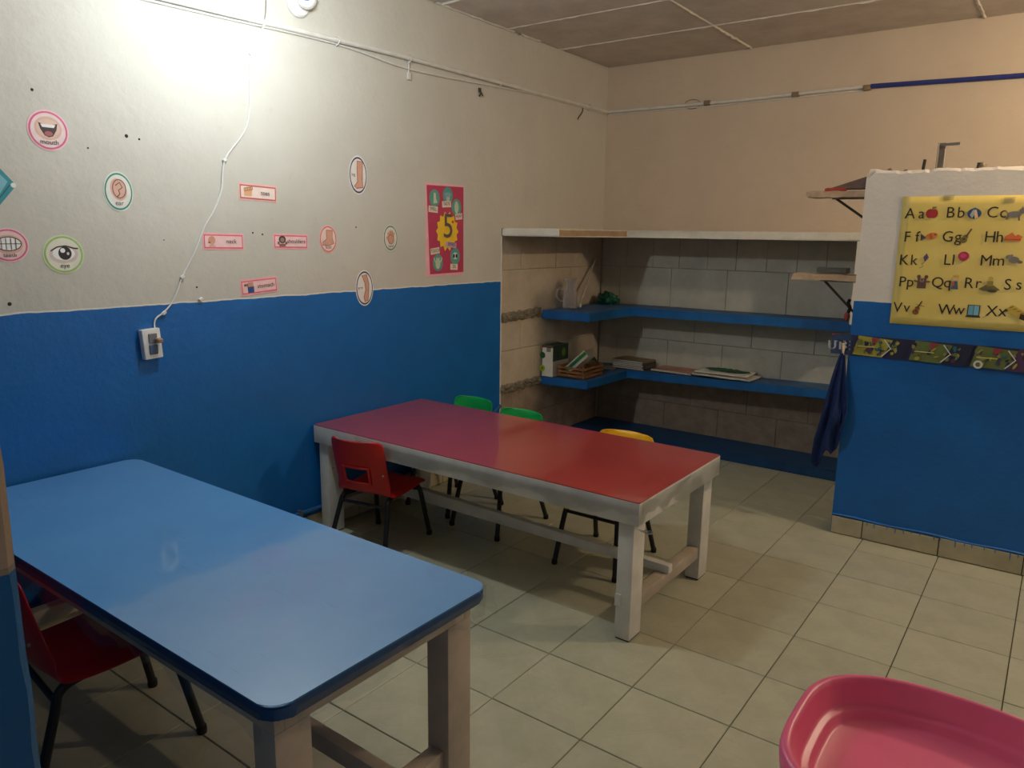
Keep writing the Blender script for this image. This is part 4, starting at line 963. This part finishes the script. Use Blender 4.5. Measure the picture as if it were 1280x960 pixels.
# newspapers with a green cut-out on top
for k, (cx, cy_, w, d, rz) in enumerate(((1.075, -.13, .40, .23, -.03), (1.06, -.125, .36, .21, .06))):
    bm = B(); bmesh.ops.create_grid(bm, x_segments=26, y_segments=12, size=.5)
    for v in bm.verts:
        u, q = v.co.x, v.co.y; x, y = u*w, q*d; z = .002+k*.018+.003*(1+noise.noise(Vector((u*3, q*3, k*7))))+.004*abs(q)*noise.noise(Vector((u*8, 1, 0)))
        xx, yy = cx+x*math.cos(rz)-y*math.sin(rz), cy_+x*math.sin(rz)+y*math.cos(rz); v.co = Vector((xx, min(yy, -.012), lsz(1.28)+z))
    o = link('newspaper', bm, plain('newsprint', (208, 202, 188), .8, .12, 14), None, True, 80); md = o.modifiers.new('t', 'SOLIDIFY'); md.thickness = .010; md.offset = 1
    tag(o, ['lower folded newspaper at the right on the middle blue shelf', 'upper newspaper sheet under the green paper leaf'][k], 'newspaper', 'newspapers on the shelf')
bm = B(); n = 40
P = [(1.075+(.145+.02*math.sin(k*2.1)+.012*math.sin(k*4.7))*math.cos(2*PI*k/n), -.115+(.055+.012*math.sin(k*3.3))*math.sin(2*PI*k/n)) for k in range(n)]
prism(bm, P, lsz(1.28)+.0405, lsz(1.28)+.0425); jitter(bm, .003, 14, 3, (0, 0, 1)); tag(link('paper_leaf', bm, plain('leaf_green', (26, 86, 56), .7, .3, 20)), 'dark green paper leaf cut-out lying on the newspapers', 'paper cutout')
# green bag, clear jug and stick on the upper shelf
bm = B(); blob(bm, (.135, -.13, usz(.13)+.040), (.078, .055, .046), 9, .5, 4); blob_o = link('green_bag', bm, M['green_bag'], None, True, 60); tag(blob_o, 'crumpled dark green bag on the upper blue shelf near the corner', 'bag')
jg = thing('clear_jug', 'clear plastic jug with handle on the upper blue shelf', 'jug', (.105, -.60, usz(.1)))
bm = B(); lathe(bm, [(.045, .002), (.052, .006), (.050, .07), (.043, .12), (.030, .14), (.030, .165), (.048, .205), (.046, .206), (.028, .166), (.028, .14), (.041, .118), (.048, .07), (.050, .008)], (.105, -.60, usz(.1)+.001), 'z', 26, False); link('body', bm, M['clear'], jg, True, 50)
hd = Vector((-.78, -.62, 0)); bm = B(); tube(bm, smooth_path([Vector((.105, -.60, usz(.1)+h))+hd*d for d, h in ((.040, .13), (.078, .138), (.094, .10), (.080, .06), (.048, .052))], 5), .007, 8); link('handle', bm, M['clear'], jg, True, 60)
sk = thing('clear_wand', 'clear plastic stick with white ball end leaning beside the jug', 'stick', (.13, -.47, usz(.13)))
wq0 = Vector((.13, -.515, usz(.13)+.016)); wq1 = at(744, 323, 'x', .010)
bm = B(); tube(bm, [wq0, wq0.lerp(wq1, .8), wq0.lerp(wq1, .9), wq1], [.007, .007, .010, .010], 8); link('stick', bm, plain('milky_plastic', (206, 196, 186), .2, .1, 40), sk, True)
bm = B(); bmesh.ops.create_uvsphere(bm, u_segments=14, v_segments=10, radius=.0155, matrix=Matrix.Translation(wq0)); link('ball', bm, M['white_plastic'], sk, True)

# ------------------------------------------------------------------ conduits, cable, socket, security camera
cdt = thing('conduit', 'white electrical conduit running along the left wall below the ceiling', 'conduit', (.02, -2.2, 2.32))
bm = B(); tube(bm, [(.012, -4.75, 2.27), (.012, -3.37, 2.302), (.012, -2.2, 2.328), (.012, -.02, 2.336)], .0115, 10); link('pipe', bm, M['conduit'], cdt, True)
bm = B(); tube(bm, smooth_path([(.006, -4.75, 2.252), (.006, -3.3, 2.285), (.006, -2.55, 2.305), (.006, -2.06, 2.278), (.006, -1.45, 2.300), (.006, -.9, 2.322), (.006, -.02, 2.32)], 6), .0045, 6); link('cable', bm, M['conduit'], cdt, True)
for y, z in ((-2.53, 2.318), (-2.06, 2.325), (-.27, 2.333), (-1.3, 2.33)):
    bm = B(); tube(bm, [(.001, y-.006, z-.022), (.02, y-.006, z-.014), (.0265, y, z), (.02, y+.004, z+.014), (.001, y+.006, z+.022)], .0028, 6); link('clip', bm, M['conduit'], cdt)
bm = B(); box(bm, .001, .012, -2.075, -2.05, 2.225, 2.262, .002, 1); tube(bm, [(.006, -2.063, 2.262), (.006, -2.06, 2.32)], .004, 6); link('junction_tab', bm, M['conduit'], cdt)
bm = B(); tube(bm, smooth_path([(.006, -.35, 2.325), (.01, -.36, 2.29), (.006, -.40, 2.25), (.008, -.41, 2.235)], 4), .003, 6); link('wire_end', bm, M['dark_steel'], cdt, True)
cd2 = thing('conduit', 'thin conduit on the far wall, white then blue at the right', 'conduit', (1.2, -.02, 2.33))
bm = B(); tube(bm, [(.02, -.011, 2.336), (.9, -.011, 2.331), (1.775, -.011, 2.342)], .0105, 10); link('pipe', bm, M['conduit'], cd2, True)
bm = B(); tube(bm, [(.02, -.006, 2.317), (.9, -.006, 2.312), (1.775, -.006, 2.323)], .004, 6); link('cable', bm, M['conduit'], cd2, True)
bm = B(); tube(bm, [(1.775, -.014, 2.340), (2.5, -.014, 2.322), (XR-.01, -.014, 2.31)], .0135, 10); link('blue_pipe', bm, M['conduit_blue'], cd2, True)
for x in (.768, 1.342, 1.755):
    bm = B(); box(bm, x-.022, x+.022, -.026, -.0005, 2.318, 2.348, .003, 1); link('clip', bm, plain('clip_brown', (128, 106, 76), .6, .2, 20), cd2)
bm = B(); tube(bm, [(.66+.055*math.cos(2*PI*k/20), -.006-.004*math.sin(k), 2.335+.03*math.sin(2*PI*k/20)) for k in range(20)], .0018, 6, True); link('wire_loop', bm, M['dark_steel'], cd2, True)
# cable down to the socket
cb = thing('wall_cable', 'thin white cable running down the left wall to the socket', 'cable', (.01, -3.2, 1.1))
pts = [at(px, py, 'x', .006) for px, py in ((333, -40), (330, 0), (327, 29), (314, 67), (313, 100), (312, 135), (305, 165), (281, 200), (277, 235), (268, 262), (255, 285), (243, 315), (228, 346), (222, 362), (215, 378), (205, 390), (195, 398), (193, 408), (197, 420))]
for i in (1, 2): pts[i].x = .03
bm = B(); tube(bm, smooth_path(pts, 4), .0032, 7); link('cord', bm, M['white_plastic'], cb, True)
for px, py in ((314, 67), (281, 200), (228, 346), (205, 391), (251, 374)):
    q = at(px, py, 'x', .006); bm = B(); box(bm, .0005, .012, q.y-.009, q.y+.009, q.z-.006, q.z+.006, .002, 1, Matrix.Rotation(.6, 3, 'X')); link('cable_clip', bm, M['white_plastic'], cb)
sk_ = at(186, 429, 'x', 0); so = thing('wall_socket', 'white wall socket box with a plugged-in cable on the blue paint', 'socket', (0, sk_.y, sk_.z)); q = sk_
bm = B(); box(bm, .0005, .030, q.y-.036, q.y+.036, q.z-.058, q.z+.058, .004, 2, Matrix.Rotation(.06, 3, 'X')); link('plate', bm, M['white_plastic'], so, True)
for dz, c_ in ((-.022, (70, 92, 128)), (.022, (120, 120, 124))):
    bm = B(); box(bm, .0302, .0335, q.y-.016, q.y+.018, q.z+dz-.019, q.z+dz+.019, .002, 1); link('outlet', bm, ink(c_), so)
bm = B(); box(bm, .031, .058, q.y+.006, q.y+.030, q.z+.004, q.z+.022, .004, 1); link('plug', bm, plain('plug_tan', (150, 124, 96), .5, .1, 20), so, True)
# security camera
k_ = at(371, 4, 'x', 0); sc = thing('security_camera', 'white round security camera on the left wall above the conduit', 'security camera', (0, k_.y, k_.z))
bm = B(); lathe(bm, [(.058, .001), (.060, .012), (.052, .024), (.030, .030)], (0, k_.y, k_.z), 'x', 26); link('base', bm, M['white_plastic'], sc, True)
bm = B(); bmesh.ops.create_uvsphere(bm, u_segments=24, v_segments=16, radius=.042, matrix=Matrix.Translation((.062, k_.y+.004, k_.z+.008))); link('ball', bm, M['white_plastic'], sc, True)
dv = (CAM-Vector((.062, k_.y+.004, k_.z+.008))).normalized(); dv = (dv+Vector((0, 0, .22))).normalized()
Rm = dv.to_track_quat('Z', 'Y').to_matrix().to_4x4(); Rm.translation = Vector((.062, k_.y+.004, k_.z+.008))
bm = B(); lathe(bm, [(.026, .030), (.026, .0415), (.022, .0435), (.018, .042)], (0, 0, 0), 'z', 22, False); bmesh.ops.transform(bm, matrix=Rm, verts=bm.verts[:]); link('bezel', bm, M['white_plastic'], sc, True)
bm = B(); lathe(bm, [(.018, .0405), (.012, .0425), (.001, .0432)], (0, 0, 0), 'z', 20); bmesh.ops.transform(bm, matrix=Rm, verts=bm.verts[:]); link('lens', bm, plain('lens_blue', (86, 112, 168), .15, .1, 20), sc, True)
# wall hook, low pipe
q = at(599, 115, 'x', 0); bm = B(); box(bm, .0005, .008, q.y-.012, q.y+.012, q.z, q.z+.022, .003, 1); tube(bm, [(.006, q.y+.002, q.z+.01), (.018, q.y-.004, q.z-.01), (.012, q.y-.016, q.z-.026)], .005, 6); tube(bm, [(.006, q.y+.004, q.z+.006), (.016, q.y+.014, q.z-.022)], .004, 6)
tag(link('wall_hook', bm, plain('hook_dark', (72, 62, 50), .7, .2, 30)), 'small dark hook on the left wall below the conduit', 'hook')
lp = thing('low_pipe', 'thin blue-painted pipe along the foot of the blue wall', 'pipe', (.02, -3.0, .12))
bm = B(); tube(bm, [(.016, -4.6, .118), (.016, -2.0, .124), (.016, -1.62, .23), (.016, -1.27, .375)], .011, 8); link('pipe', bm, plain('pipe_blue', (30, 88, 140), .45, .12, 20), lp, True)
for y in (-3.3, -2.86, -2.3):
    bm = B(); box(bm, .0005, .030, y-.008, y+.008, .103, .140, .002, 1); link('clip', bm, M['steel'], lp)

# ------------------------------------------------------------------ lamps
def lamp(spec, label):
    x, y, z = spec['loc']; r = .045
    t = thing('hanging_bulb', label, 'lamp', (x, y, z))
    bm = B(); tube(bm, [(x, y, H+.002), (x, y, z+.12)], .004, 8); link('cord', bm, M['white_plastic'], t, True)
    bm = B(); lathe(bm, [(.045, H-.025), (.045, H)], (x, y, 0), 'z', 20); link('ceiling_rose', bm, M['white_plastic'], t, True)
    bm = B(); lathe(bm, [(.012, .122), (.020, .115), (.020, .062), (.018, .06)], (x, y, z), 'z', 16); link('lamp_holder', bm, M['white_plastic'], t, True)
    bm = B(); bmesh.ops.create_uvsphere(bm, u_segments=24, v_segments=16, radius=r, matrix=Matrix.Translation((x, y, z))); tube(bm, [(x, y, z+.035), (x, y, z+.062)], .016, 12)
    e = NT('bulb_glow'); em = e.n('ShaderNodeEmission'); em.inputs[0].default_value = spec['color']+(1,); em.inputs[1].default_value = spec['power']/(4*PI*PI*r*r); e.l(em.outputs[0], e.out.inputs[0])
    link('bulb', bm, e.m, t, True)
lamp(LAMP_COOL, 'cool white bulb hanging near the left wall')
lamp(LAMP_WARM, 'warm bulb hanging at the right in front of the partition')
for o in bpy.data.objects:
    if '_origin' in o.keys(): del o['_origin']
